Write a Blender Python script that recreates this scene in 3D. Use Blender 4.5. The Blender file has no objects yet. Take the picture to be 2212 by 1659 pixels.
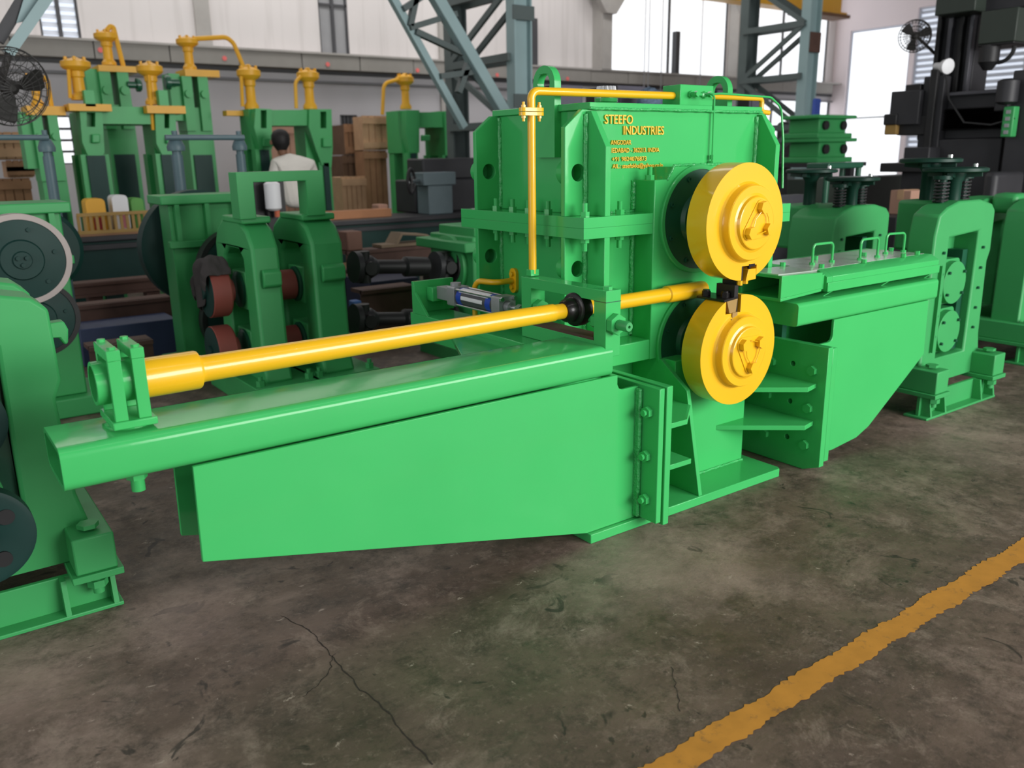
import bpy, bmesh, math, random
from mathutils import Vector, Matrix
from mathutils.geometry import tessellate_polygon
random.seed(7)
PI = math.pi
SC = bpy.context.scene
COL = SC.collection

# ------------------------------------------------------------------ camera, light, exposure
F = 1822.1; CX, CY = 1106.0, 829.5
YAW, PIT, ROL = math.radians(54.3046), math.radians(15.219), math.radians(-0.8787)
CAM = Vector((-2.23686, -2.60453, 1.5))
_f = Vector((math.cos(YAW)*math.cos(PIT), math.sin(YAW)*math.cos(PIT), -math.sin(PIT)))
_r = Vector((math.sin(YAW), -math.cos(YAW), 0)); _u = _r.cross(_f)
_c, _s = math.cos(ROL), math.sin(ROL)
RX, UY = _c*_r + _s*_u, -_s*_r + _c*_u
cd = bpy.data.cameras.new('camera'); cam = bpy.data.objects.new('camera', cd); COL.objects.link(cam)
cd.sensor_fit = 'HORIZONTAL'; cd.sensor_width = 36; cd.lens = 36*F/2212
cam.matrix_world = Matrix(((RX.x, UY.x, -_f.x, CAM.x), (RX.y, UY.y, -_f.y, CAM.y), (RX.z, UY.z, -_f.z, CAM.z), (0, 0, 0, 1)))
cd.clip_end = 200
cd.dof.use_dof = True; cd.dof.focus_distance = 3.1; cd.dof.aperture_fstop = 2.6
SC.camera = cam

def at(u, v, ax, val):
    """world point seen at photo position (u, v) on the plane ax = val"""
    d = RX*((u-CX)/F) - UY*((v-CY)/F) + _f
    i = 'xyz'.index(ax)
    return CAM + d*((val-CAM[i])/d[i])

W = bpy.data.worlds.new('world'); SC.world = W; W.use_nodes = True
W.node_tree.nodes['Background'].inputs[0].default_value = (0.93, 0.96, 1, 1)
W.node_tree.nodes['Background'].inputs[1].default_value = 0.55
def area(name, loc, target, sx, sy, power, color=(1, 1, 1)):
    l = bpy.data.lights.new(name, 'AREA'); l.shape = 'RECTANGLE'; l.size = sx; l.size_y = sy; l.energy = power; l.color = color
    o = bpy.data.objects.new(name, l); COL.objects.link(o); o.location = loc
    o.rotation_euler = (Vector(target)-Vector(loc)).to_track_quat('-Z', 'Y').to_euler()
    return o
# added overhead strips and left fill, plus daylight of the open shed side behind
area('doorway_daylight', (3.4, -8.8, 2.9), (0.2, 0.5, 0.9), 7.0, 3.6, 1130, (1, 0.99, 0.97))
area('left_fill', (-6.6, 0.6, 2.0), (0.2, 0.6, 1.0), 3.0, 2.6, 75, (1, 0.99, 0.98))  # added fill lamp that lifts the left-facing sides; no door built here
area('edge_highlight_strip', (-1.0, -3.6, 6.8), (-0.8, -0.1, 0.4), 10, 0.05, 60, (1, 0.98, 0.95))  # added unseen strip, narrowed to draw a bright line along beam edges
area('hall_fill_strip', (1.5, 5.4, 6.8), (1.5, 5.4, 0), 12, 0.6, 85, (1, 0.98, 0.95))  # added unseen overhead fill for the middle of the hall
area('wall_fill_strip', (4.0, 9.0, 6.7), (4.5, 11.0, 2.4), 14, 0.8, 340, (1, 0.98, 0.96))  # added unseen overhead fill aimed at the back wall
SC.view_settings.view_transform = 'Standard'; SC.view_settings.look = 'None'
SC.view_settings.gamma = 1; SC.view_settings.use_curve_mapping = False; SC.view_settings.exposure = 0.0
SC.cycles.use_denoising = True
SC.cycles.max_bounces = 8

# ------------------------------------------------------------------ materials
def srgb(r, g, b):
    f = lambda c: (c/255/12.92) if c/255 <= 0.04045 else ((c/255+0.055)/1.055)**2.4
    return (f(r), f(g), f(b), 1)
def mat(name, col, rough=0.5, metal=0.0, coat=0.0, var=0.12, scale=6, bump=0.0, bscale=60, emit=None, spec=0.4):
    m = bpy.data.materials.new(name); m.use_nodes = True; nt = m.node_tree; N = nt.nodes; L = nt.links
    b = N['Principled BSDF']; b.inputs['Roughness'].default_value = rough; b.inputs['Metallic'].default_value = metal
    b.inputs['Coat Weight'].default_value = coat; b.inputs['Coat Roughness'].default_value = 0.06
    b.inputs['Specular IOR Level'].default_value = spec
    tc = N.new('ShaderNodeTexCoord')
    if var:
        n = N.new('ShaderNodeTexNoise'); n.inputs['Scale'].default_value = scale; n.inputs['Detail'].default_value = 5
        L.new(tc.outputs['Object'], n.inputs['Vector'])
        mx = N.new('ShaderNodeMix'); mx.data_type = 'RGBA'
        mx.inputs[6].default_value = tuple(c*(1-var) for c in col[:3])+(1,)
        mx.inputs[7].default_value = tuple(min(1, c*(1+var)) for c in col[:3])+(1,)
        L.new(n.outputs['Fac'], mx.inputs[0]); L.new(mx.outputs[2], b.inputs['Base Color'])
    else: b.inputs['Base Color'].default_value = col
    if bump:
        n2 = N.new('ShaderNodeTexNoise'); n2.inputs['Scale'].default_value = bscale; n2.inputs['Detail'].default_value = 3
        L.new(tc.outputs['Object'], n2.inputs['Vector'])
        bp = N.new('ShaderNodeBump'); bp.inputs['Strength'].default_value = bump; bp.inputs['Distance'].default_value = 0.01
        L.new(n2.outputs['Fac'], bp.inputs['Height']); L.new(bp.outputs['Normal'], b.inputs['Normal'])
    if emit: b.inputs['Emission Color'].default_value = emit[0]; b.inputs['Emission Strength'].default_value = emit[1]
    return m
G = mat('green_enamel', (0.055, 0.46, 0.125, 1), 0.14, coat=0.06, spec=0.26, var=0.06, scale=3, bump=0.05, bscale=18)
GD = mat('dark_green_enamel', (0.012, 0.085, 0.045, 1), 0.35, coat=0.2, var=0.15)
GB = mat('green_machine_paint', (0.045, 0.34, 0.10, 1), 0.45, var=0.10, scale=4)
GT = mat('teal_machine_paint', (0.009, 0.040, 0.034, 1), 0.5, var=0.2, spec=0.25)
GW = mat('dark_green_handwheel', (0.007, 0.042, 0.027, 1), 0.4, var=0.15, spec=0.25)
WELD = mat('painted_weld', (0.05, 0.47, 0.125, 1), 0.16, coat=0.6, var=0.1, scale=30, bump=1.0, bscale=95)
Y = mat('yellow_enamel', (0.84, 0.47, 0.011, 1), 0.28, coat=0.4, var=0.05, scale=4, bump=0.03, bscale=20)
YB = mat('yellow_machine_paint', (0.70, 0.36, 0.02, 1), 0.45, var=0.08)
BLK = mat('black_steel', (0.012, 0.010, 0.010, 1), 0.35, metal=0.3, coat=0.2, var=0.3, scale=20)
BLD = mat('black_tool_steel', (0.02, 0.018, 0.018, 1), 0.5, metal=0.4, var=0.3, scale=40)
STEEL = mat('polished_steel_sheet', (0.80, 0.80, 0.78, 1), 0.22, metal=0.55, var=0.15, scale=3, bump=0.06, bscale=9)
CHR = mat('bright_steel', (0.75, 0.75, 0.75, 1), 0.2, metal=1, var=0.05)
ALU = mat('grey_aluminium', (0.36, 0.365, 0.38, 1), 0.38, metal=0.5, var=0.1, scale=20)
DKG = mat('charcoal_tube', (0.07, 0.072, 0.08, 1), 0.35, var=0.1)
BLUE = mat('blue_band', (0.015, 0.06, 0.42, 1), 0.35, var=0.05)
WHT = mat('white_label', (0.78, 0.78, 0.80, 1), 0.5, var=0.03)
LET = mat('yellow_letter_paint', (0.80, 0.50, 0.03, 1), 0.5, var=0.15, scale=60)
RED = mat('red_oxide_primer', (0.23, 0.055, 0.042, 1), 0.65, var=0.15, scale=8)
RUST = mat('rusty_brown_steel', (0.095, 0.05, 0.038, 1), 0.7, var=0.35, scale=9)
DARK = mat('dark_oily_steel', (0.016, 0.016, 0.017, 1), 0.5, var=0.4, scale=8)
DKS = mat('dark_grey_machine', (0.030, 0.030, 0.034, 1), 0.5, var=0.3, scale=5)
OLV = mat('dark_olive_cabinet', (0.032, 0.043, 0.034, 1), 0.5, var=0.1)
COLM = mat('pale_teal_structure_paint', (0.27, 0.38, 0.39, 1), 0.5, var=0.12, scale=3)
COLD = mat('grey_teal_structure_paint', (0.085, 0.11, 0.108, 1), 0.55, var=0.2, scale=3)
TEALB = mat('blue_teal_post_paint', (0.085, 0.14, 0.16, 1), 0.45, var=0.15)
WOOD = mat('crate_wood', (0.30, 0.16, 0.085, 1), 0.75, var=0.35, scale=5)
WOODL = mat('pale_crate_wood', (0.50, 0.31, 0.18, 1), 0.75, var=0.25, scale=6)
CARD = mat('cardboard', (0.42, 0.24, 0.175, 1), 0.8, var=0.1)
CLOTH = mat('grey_rag_cloth', (0.042, 0.036, 0.036, 1), 0.9, var=0.2, scale=20)
SHIRT = mat('off_white_shirt', (0.66, 0.63, 0.58, 1), 0.85, var=0.08, scale=8)
SKIN = mat('skin', (0.20, 0.10, 0.06, 1), 0.6, var=0.05)
HAIR = mat('black_hair', (0.006, 0.005, 0.005, 1), 0.6, var=0.2)
TROU = mat('dark_trousers', (0.02, 0.018, 0.017, 1), 0.85, var=0.2)
RUBB = mat('dark_fan_metal', (0.028, 0.026, 0.025, 1), 0.5, var=0.2)
PLAID = mat('blue_check_cloth', (0.10, 0.15, 0.22, 1), 0.9, var=0.7, scale=45)
GREYBX = mat('grey_violet_cabinet', (0.10, 0.095, 0.125, 1), 0.6, var=0.12)
IRONY = mat('ochre_iron', (0.34, 0.21, 0.06, 1), 0.6, var=0.2)
STEELP = mat('grey_steel_section', (0.11, 0.11, 0.125, 1), 0.45, metal=0.4, var=0.3)

# ------------------------------------------------------------------ mesh builder
def circ(cx, cy, r, n=32, a0=0.0, a1=2*PI, close=False):
    m = n+1 if close else n
    return [(cx+r*math.cos(a0+(a1-a0)*i/n), cy+r*math.sin(a0+(a1-a0)*i/n)) for i in range(m)]
def rrect(x0, x1, y0, y1, r, n=5):
    p = []
    for cx, cy, a in ((x1-r, y1-r, 0), (x0+r, y1-r, PI/2), (x0+r, y0+r, PI), (x1-r, y0+r, 1.5*PI)):
        p += circ(cx, cy, r, n, a, a+PI/2, True)
    return p
def fillet(pts, r, n=6):
    pts = [Vector(p) for p in pts]; out = [pts[0]]
    for a, b, c in zip(pts, pts[1:], pts[2:]):
        d1 = (a-b).normalized(); d2 = (c-b).normalized(); th = d1.angle(d2)
        if th > PI-0.02: out.append(b); continue
        t = min(r/math.tan(th/2), (a-b).length*0.48, (c-b).length*0.48); rr = t*math.tan(th/2)
        ctr = b+(d1+d2).normalized()*(rr/math.sin(th/2)); p, q = b+d1*t-ctr, b+d2*t-ctr
        for i in range(n+1):
            k = i/n; out.append(ctr+(p*(1-k)+q*k).normalized()*rr)
    out.append(pts[-1]); return out
class MB:
    def __init__(s): s.v = []; s.f = []
    def add(s, v, f):
        b = len(s.v); s.v += [tuple(p) for p in v]; s.f += [tuple(b+i for i in q) for q in f]; return s
    def box(s, x0, x1, y0, y1, z0, z1):
        return s.add([(x0, y0, z0), (x1, y0, z0), (x1, y1, z0), (x0, y1, z0), (x0, y0, z1), (x1, y0, z1), (x1, y1, z1), (x0, y1, z1)],
                     [(0, 3, 2, 1), (4, 5, 6, 7), (0, 1, 5, 4), (1, 2, 6, 5), (2, 3, 7, 6), (3, 0, 4, 7)])
    def prism(s, outer, ax, a0, a1, holes=()):
        loops = [list(outer)]+[list(h) for h in holes]
        tri = tessellate_polygon([[Vector((p[0], p[1], 0)) for p in l] for l in loops])
        fl = [p for l in loops for p in l]; n = len(fl)
        P = {'x': lambda p, a: (a, p[0], p[1]), 'y': lambda p, a: (p[0], a, p[1]), 'z': lambda p, a: (p[0], p[1], a)}[ax]
        v = [P(p, a0) for p in fl]+[P(p, a1) for p in fl]
        f = [tuple(t) for t in tri]+[tuple(i+n for i in reversed(t)) for t in tri]
        o = 0
        for l in loops:
            m = len(l)
            for i in range(m): j = (i+1) % m; f.append((o+i, o+j, o+j+n, o+i+n))
            o += m
        return s.add(v, f)
    def lathe(s, prof, org=(0, 0, 0), axis=(0, 0, 1), n=32, cap=True):
        ax = Vector(axis).normalized(); up = Vector((0, 0, 1)) if abs(ax.z) < 0.9 else Vector((1, 0, 0))
        e1 = ax.cross(up).normalized(); e2 = ax.cross(e1); o = Vector(org); v = []; f = []
        for r, h in prof:
            for i in range(n):
                t = 2*PI*(i+0.5)/n; v.append(o+ax*h+(e1*math.cos(t)+e2*math.sin(t))*r)
        for k in range(len(prof)-1):
            for i in range(n):
                j = (i+1) % n; f.append((k*n+i, k*n+j, k*n+n+j, k*n+n+i))
        if cap: f.append(tuple(range(n))); f.append(tuple(range(len(v)-n, len(v))))
        return s.add(v, f)
    def cyl(s, a, b, r, r2=None, n=20):
        a, b = Vector(a), Vector(b); d = b-a
        return s.lathe([(r, 0), (r if r2 is None else r2, d.length)], a, d, n)
    def hex(s, a, b, r): return s.cyl(a, b, r, None, 6)
    def tube(s, path, r, n=10, r2=None):
        path = [Vector(p) for p in path]; v = []; f = []; e = None
        m = len(path)
        for i, p in enumerate(path):
            t = (path[min(i+1, m-1)]-path[max(i-1, 0)]).normalized()
            if e is None: e = t.orthogonal().normalized()
            else: e = (e-t*e.dot(t)).normalized()
            g = t.cross(e); rr = r if r2 is None else r+(r2-r)*i/(m-1)
            for k in range(n):
                q = 2*PI*k/n; v.append(p+(e*math.cos(q)+g*math.sin(q))*rr)
        for i in range(m-1):
            for k in range(n):
                l = (k+1) % n; f.append((i*n+k, i*n+l, i*n+n+l, i*n+n+k))
        f.append(tuple(range(n))); f.append(tuple(range((m-1)*n, m*n)))
        return s.add(v, f)
    def bar(s, a, b, w, h, up=(0, 0, 1)):
        a, b = Vector(a), Vector(b); t = (b-a).normalized(); u = Vector(up)
        if abs(t.dot(u)) > 0.98: u = Vector((0, 1, 0))
        e = t.cross(u).normalized(); g = e.cross(t)
        v = [p+e*i*w/2+g*j*h/2 for p in (a, b) for i, j in ((-1, -1), (1, -1), (1, 1), (-1, 1))]
        return s.add(v, [(0, 1, 2, 3), (4, 5, 6, 7), (0, 1, 5, 4), (1, 2, 6, 5), (2, 3, 7, 6), (3, 0, 4, 7)])
    def xf(s, M):
        s.v = [tuple(M @ Vector(p)) for p in s.v]; return s
    def mesh(s, name, m, org=(0, 0, 0), ang=32):
        me = bpy.data.meshes.new(name); o = Vector(org)
        me.from_pydata([tuple(Vector(p)-o) for p in s.v], [], s.f)
        bm = bmesh.new(); bm.from_mesh(me); bmesh.ops.recalc_face_normals(bm, faces=bm.faces); bm.to_mesh(me); bm.free()
        me.materials.append(m); me.shade_smooth(); me.set_sharp_from_angle(angle=math.radians(ang)); return me
def wloc(o): return o.location+(wloc(o.parent) if o.parent else Vector())
def link(name, me, parent=None, loc=(0, 0, 0), bev=0):
    o = bpy.data.objects.new(name, me); COL.objects.link(o); o.location = loc
    if parent: o.parent = parent
    if bev:
        b = o.modifiers.new('bevel', 'BEVEL'); b.width = bev; b.segments = 2; b.limit_method = 'ANGLE'; b.angle_limit = math.radians(40)
    return o
def part(name, mb, m, parent, bev=0, ang=32, label=None):
    o = link(name, mb.mesh(name, m, wloc(parent), ang), parent, bev=bev)
    if label: o['label'] = label
    return o
def piece(name, me, parent, loc, rot=None):
    o = link(name, me, parent, Vector(loc)-wloc(parent))
    if rot: o.rotation_euler = rot
    return o
def tag(o, label, cat, group=None):
    o['label'] = label; o['category'] = cat
    if group: o['group'] = group
    return o
def thing(name, label, cat, loc, group=None):
    o = bpy.data.objects.new(name, None); COL.objects.link(o); o.location = loc; o.empty_display_size = 0.1
    return tag(o, label, cat, group)
def single(name, mb, m, label, cat, loc, group=None, bev=0, ang=32):
    return tag(link(name, mb.mesh(name, m, loc, ang), None, loc, bev), label, cat, group)
def struct(name, mb, m, parent=None, bev=0):
    if parent: return part(name, mb, m, parent, bev)
    o = link(name, mb.mesh(name, m), None, (0, 0, 0), bev); o['kind'] = 'structure'; return o
def nut_mesh(name, m, r=0.017, h=0.016, sr=0.009, sl=0.03):
    b = MB().hex((0, 0, 0), (0, 0, h), r)
    if sl > 0: b.cyl((0, 0, h), (0, 0, h+sl), sr, n=10)
    return b.mesh(name, m)
NUT = nut_mesh('bolt', G, 0.020, 0.020, 0.011, 0.034); HEAD = nut_mesh('bolt', G, 0.024, 0.020, 0.022, 0.0); JNUT = nut_mesh('bolt', G, 0.024, 0.022, 0.013, 0.014)
YNUT = nut_mesh('bolt', Y, 0.010, 0.010, 0.006, 0.012)
TO_NY = (PI/2, 0, 0); TO_NX = (0, -PI/2, 0); TO_PX = (0, PI/2, 0)
# ================================================================== SETTING
PALE_SPOTS = [(at(u, v, 'z', 0).x, at(u, v, 'z', 0).y, r, s) for u, v, r, s in ((1390, 1225, 0.42, 0.6), (1600, 1230, 0.3, 0.35), (420, 1310, 0.28, 0.5), (60, 1500, 0.3, 0.45), (2080, 960, 0.5, 0.4))]  # spots around which the floor colour is mixed paler
def floor_mat():
    m = bpy.data.materials.new('worn_concrete'); m.use_nodes = True; nt = m.node_tree; N = nt.nodes; L = nt.links
    b = N['Principled BSDF']; tc = N.new('ShaderNodeTexCoord')
    def noise(sc, det=6, rough=0.6, dist=0.0):
        n = N.new('ShaderNodeTexNoise'); n.inputs['Scale'].default_value = sc; n.inputs['Detail'].default_value = det
        n.inputs['Roughness'].default_value = rough; n.inputs['Distortion'].default_value = dist; L.new(tc.outputs['Object'], n.inputs['Vector']); return n.outputs['Fac']
    def ramp(src, a, b_, lo=0.0, hi=1.0):
        r = N.new('ShaderNodeMapRange'); r.inputs['From Min'].default_value = a; r.inputs['From Max'].default_value = b_
        r.inputs['To Min'].default_value = lo; r.inputs['To Max'].default_value = hi; L.new(src, r.inputs['Value']); return r.outputs[0]
    def mix(fac, a, c):
        x = N.new('ShaderNodeMix'); x.data_type = 'RGBA'; L.new(fac, x.inputs[0])
        for k, q in ((6, a), (7, c)):
            if isinstance(q, tuple): x.inputs[k].default_value = q+(1,)
            else: L.new(q, x.inputs[k])
        return x.outputs[2]
    c = mix(ramp(noise(1.7, 8, 0.65), 0.33, 0.68), (0.072, 0.047, 0.035), (0.172, 0.122, 0.093))
    c = mix(ramp(noise(0.9, 3, 0.5, 0.6), 0.52, 0.72, 0, 0.7), c, (0.090, 0.066, 0.048))
    c = mix(ramp(noise(1.15, 12, 0.74, 0.3), 0.50, 0.68, 0, 0.8), c, (0.36, 0.27, 0.22))
    c = mix(ramp(noise(9, 12, 0.82), 0.48, 0.62, 0, 0.78), c, (0.040, 0.030, 0.022))
    c = mix(ramp(noise(4.2, 12, 0.8, 0.5), 0.54, 0.66, 0, 0.6), c, (0.30, 0.235, 0.185))
    c = mix(ramp(noise(34, 6, 0.75), 0.56, 0.70, 0, 0.55), c, (0.27, 0.205, 0.16))
    c = mix(ramp(noise(17, 5, 0.7, 0.4), 0.655, 0.70, 0, 0.75), c, (0.40, 0.33, 0.27))
    c = mix(ramp(noise(5.5, 4, 0.55, 1.5), 0.66, 0.70, 0, 0.8), c, (0.022, 0.017, 0.014))
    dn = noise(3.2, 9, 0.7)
    for px_, py_, rr, st in PALE_SPOTS:
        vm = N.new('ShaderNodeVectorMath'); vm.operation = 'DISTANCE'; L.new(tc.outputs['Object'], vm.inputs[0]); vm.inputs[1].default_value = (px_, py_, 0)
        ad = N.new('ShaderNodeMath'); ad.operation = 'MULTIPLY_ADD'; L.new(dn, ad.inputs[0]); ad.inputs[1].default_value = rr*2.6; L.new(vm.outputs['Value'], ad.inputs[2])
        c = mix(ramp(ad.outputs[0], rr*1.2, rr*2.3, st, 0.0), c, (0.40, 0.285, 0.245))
    L.new(c, b.inputs['Base Color'])
    L.new(ramp(noise(4, 5), 0.3, 0.7, 0.42, 0.72), b.inputs['Roughness'])
    bp = N.new('ShaderNodeBump'); bp.inputs['Strength'].default_value = 0.35; bp.inputs['Distance'].default_value = 0.01
    L.new(noise(30, 8, 0.7), bp.inputs['Height']); L.new(bp.outputs['Normal'], b.inputs['Normal'])
    return m
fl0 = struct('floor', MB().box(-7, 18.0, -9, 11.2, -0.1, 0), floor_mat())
CRK = mat('crack_dirt', (0.032, 0.025, 0.02, 1), 0.9, var=0.2)
def crack(pp, w):
    P = []
    for (u0, v0), (u1, v1) in zip(pp, pp[1:]):
        for k in range(7): P.append(at(u0+(u1-u0)*k/7, v0+(v1-v0)*k/7, 'z', 0))
    v = []; f = []
    for i, p in enumerate(P):
        d = (P[min(i+1, len(P)-1)]-P[max(i-1, 0)]).normalized(); n = Vector((-d.y, d.x, 0)); j = n*random.uniform(-.005, .005); ww = w*random.uniform(0.35, 1.1)
        v += [p+j+n*ww+Vector((0, 0, .0008)), p+j-n*ww+Vector((0, 0, .0008))]
    for i in range(len(P)-1): f.append((2*i, 2*i+1, 2*i+3, 2*i+2))
    part('crack', MB().add(v, f), CRK, fl0)
crack([(607, 1330), (660, 1355), (700, 1395), (735, 1440), (780, 1490), (830, 1530), (880, 1590), (945, 1662)], 0.0024)
crack([(722, 1412), (712, 1445), (690, 1480), (650, 1510)], 0.002)
crack([(1450, 1440), (1462, 1490), (1470, 1545)], 0.0015)
# painted floor line with worn edges
def line_mat():
    m = mat('worn_floor_line_paint', (0.50, 0.225, 0.035, 1), 0.6, var=0.25, scale=14); nt = m.node_tree; N = nt.nodes; L = nt.links
    b = N['Principled BSDF']; src = b.inputs['Base Color'].links[0].from_socket
    n = N.new('ShaderNodeTexNoise'); n.inputs['Scale'].default_value = 16; n.inputs['Detail'].default_value = 9; n.inputs['Roughness'].default_value = 0.75
    tc = N.new('ShaderNodeTexCoord'); L.new(tc.outputs['Object'], n.inputs['Vector'])
    r = N.new('ShaderNodeMapRange'); r.inputs['From Min'].default_value = 0.56; r.inputs['From Max'].default_value = 0.70; r.inputs['To Max'].default_value = 0.8; L.new(n.outputs['Fac'], r.inputs['Value'])
    x = N.new('ShaderNodeMix'); x.data_type = 'RGBA'; L.new(r.outputs[0], x.inputs[0]); L.new(src, x.inputs[6]); x.inputs[7].default_value = (0.11, 0.075, 0.045, 1)
    L.new(x.outputs[2], b.inputs['Base Color']); return m
v = []; f = []; n = 420
for i in range(n+1):
    x = -2.0+i*5.0/n; w = 0.045 if x > 0.3 else 0.042
    yc = -1.364+0.010*(x+0.9)
    v += [(x, yc+w+random.uniform(-.006, .006)+0.004*math.sin(x*17), 0.0012), (x, yc-w+random.uniform(-.006, .006)+0.004*math.sin(x*23), 0.0012)]
for i in range(n): f.append((2*i, 2*i+1, 2*i+3, 2*i+2))
struct('trim_1', MB().add(v, f), line_mat())['label'] = 'worn yellow painted safety line across the concrete floor'

WALL = mat('whitewashed_plaster', (0.66, 0.62, 0.61, 1), 0.85, var=0.07, scale=1.1)
WALLL = mat('lower_grey_plaster', (0.47, 0.455, 0.475, 1), 0.85, var=0.07, scale=1.0)
WALLR = mat('pinkish_whitewash', (0.86, 0.76, 0.78, 1), 0.85, var=0.04, scale=1.0)
CONC = mat('grey_concrete', (0.38, 0.36, 0.34, 1), 0.8, var=0.12)
nt = WALL.node_tree; bs = nt.nodes['Principled BSDF']; src = bs.inputs['Base Color'].links[0].from_socket
tcw = nt.nodes.new('ShaderNodeTexCoord'); mp = nt.nodes.new('ShaderNodeMapping'); mp.inputs['Scale'].default_value = (7, 1, 0.35); nt.links.new(tcw.outputs['Object'], mp.inputs[0])
nz = nt.nodes.new('ShaderNodeTexNoise'); nz.inputs['Scale'].default_value = 1.3; nz.inputs['Detail'].default_value = 7; nt.links.new(mp.outputs[0], nz.inputs['Vector'])
rg = nt.nodes.new('ShaderNodeMapRange'); rg.inputs['From Min'].default_value = 0.52; rg.inputs['From Max'].default_value = 0.75; rg.inputs['To Max'].default_value = 0.28; nt.links.new(nz.outputs['Fac'], rg.inputs['Value'])
mw = nt.nodes.new('ShaderNodeMix'); mw.data_type = 'RGBA'; nt.links.new(rg.outputs[0], mw.inputs[0]); nt.links.new(src, mw.inputs[6]); mw.inputs[7].default_value = (0.36, 0.33, 0.31, 1); nt.links.new(mw.outputs[2], bs.inputs['Base Color'])
LEDGE = mat('grey_ledge_panel', (0.27, 0.255, 0.235, 1), 0.8, var=0.12)
FRM = mat('dark_window_frame', (0.06, 0.06, 0.065, 1), 0.6, var=0.1)
SHUT = mat('white_louvre', (0.62, 0.66, 0.74, 1), 0.6, var=0.03)
def glass_mat(name, col, s):
    return mat(name, (0.5, 0.52, 0.55, 1), 0.3, var=0.0, emit=(col, s))
DAY = glass_mat('daylit_frosted_pane', (0.95, 0.97, 1, 1), 1.25)
DAYB = glass_mat('bluish_daylit_pane', (0.80, 0.87, 1, 1), 0.75)
DULL = mat('dusty_grey_pane', (0.30, 0.30, 0.31, 1), 0.4, var=0.1)
WY = 11.0; XE = 17.7
def wx(u, v=80): return at(u, v, 'y', WY).x
def wz(u, v): return at(u, v, 'y', WY).z
LZ0, LZ1 = 2.86, 3.08
w1 = (wx(84, 40), wx(171, 40)); w2 = (wx(690, 60), wx(753, 60)); w3 = (wx(1308, 80), wx(1572, 80)); w4 = (wx(1588, 80), wx(1790, 80)); w0 = (wx(1160), wx(1276))
top = 6.9
def rect(x0, x1, z0, z1): return [(x0, z0), (x1, z0), (x1, z1), (x0, z1)]
low0 = (wx(126, 300), wx(160, 300)); lz = (wz(140, 355), wz(140, 250))
wb_ = struct('wall_back', MB().prism(rect(-7, XE, 2.95, 7), 'y', WY, WY+0.2, [rect(*w1, LZ1+0.02, 6.2), rect(*w2, LZ1+0.02, 6.2), rect(*w3, LZ1+0.02, 6.2), rect(*w4, LZ1+0.02, 6.2)]), WALL)
lowx = [rect(low0[0], low0[1], lz[0], lz[1]), rect(wx(735, 260), wx(772, 260), 0.2, 2.18), rect(wx(1600, 260), wx(1790, 260), 1.0, 2.7)]
part('lower_wall', MB().prism(rect(-7, XE, 0, 2.95), 'y', WY+0.001, WY+0.2, lowx), WALLL, wb_)
def window(n, x0, x1, z0, z1, pane, nv, nh, fr=0.05, y=WY+0.06, label=None, slat=False):
    o = struct('window_%d' % n, MB().prism(rect(x0-0.01, x1+0.01, z0-0.01, z1+0.01), 'y', y-0.03, y+0.03, [rect(x0+fr, x1-fr, z0+fr, z1-fr)]), FRM)
    if label: o['label'] = label
    xs = [x0+fr+(x1-x0-2*fr)*i/nv for i in range(nv+1)]; zs = [z0+fr+(z1-z0-2*fr)*i/nh for i in range(nh+1)]
    for i in range(nv):
        for k in range(nh):
            part('pane', MB().box(xs[i], xs[i+1], y+0.004, y+0.016, zs[k], zs[k+1]), pane, o)
            if slat:
                for q in range(7):
                    zz = zs[k]+(zs[k+1]-zs[k])*(q+0.5)/7
                    part('louvre_slat', MB().prism([(y-0.02, zz-0.03), (y-0.014, zz-0.03), (y+0.004, zz+0.03), (y-0.002, zz+0.03)], 'x', xs[i], xs[i+1]), SHUT, o)
    for x in xs[1:-1]: part('mullion', MB().box(x-0.025, x+0.025, y-0.035, y+0.02, z0, z1), FRM, o)
    for z in zs[1:-1]: part('glazing_bar', MB().box(x0, x1, y-0.03, y+0.01, z-0.018, z+0.018), FRM, o)
    return o
window(1, w1[0], w1[1], LZ1+0.03, 6.1, DAYB, 2, 4, 0.03, slat=True, label='louvred window above the left of the ledge')
window(2, w2[0], w2[1], LZ1+0.03, 6.1, DULL, 2, 4, 0.03, label='dull grey glazed window strip above the ledge')
window(3, w3[0], w3[1], LZ1+0.03, 6.1, DAY, 2, 1, 0.03, label='large blown out daylight window bay')
window(4, w4[0], w4[1], LZ1+0.03, 6.1, DAY, 2, 1, 0.03, label='daylight window bay behind the right lattice column')
window(5, low0[0], low0[1], lz[0], lz[1], DAY, 1, 4, 0.02, label='narrow bright window low in the wall')
window(6, wx(735, 260), wx(772, 260), 0.2, 2.18, DULL, 4, 2, 0.02, label='dull grey shutter low in the wall')
window(7, wx(1600, 260), wx(1790, 260), 1.0, 2.7, DAY, 3, 1, 0.03, label='bright lower window right of the lattice column')
t2 = struct('trim_2', MB().box(-7, XE, WY-0.03, WY, LZ0-0.06, LZ0), FRM)
t2['label'] = 'dark strip and panelled concrete ledge along the back wall'
part('ledge_cap', MB().box(-7, XE, WY-0.28, WY, LZ1, LZ1+0.03), CONC, t2)
x = -1.6
LP = MB().box(0, 0.985, -0.25, 0, LZ0, LZ1).mesh('ledge_panel', LEDGE)
while x < XE-1:
    link('ledge_panel', LP, t2, (x, WY-random.uniform(0, 0.008), 0)); x += 1.0
DOT = MB().cyl((0, 0, 0), (0, -0.006, 0), 0.035, n=12).mesh('red_mark', mat('red_paint_mark', (0.75, 0.16, 0.15, 1), 0.7, var=0.1))
for u, v in ((217, 108), (485, 126), (708, 139), (902, 152), (1074, 162), (1226, 170)):
    q = at(u, v, 'y', WY-0.26); link('red_mark', DOT, t2, q)
CN = mat('grey_conduit', (0.2, 0.2, 0.21, 1), 0.6, var=0.1)
cz_ = at(700, 178, 'y', WY-0.05).z
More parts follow.
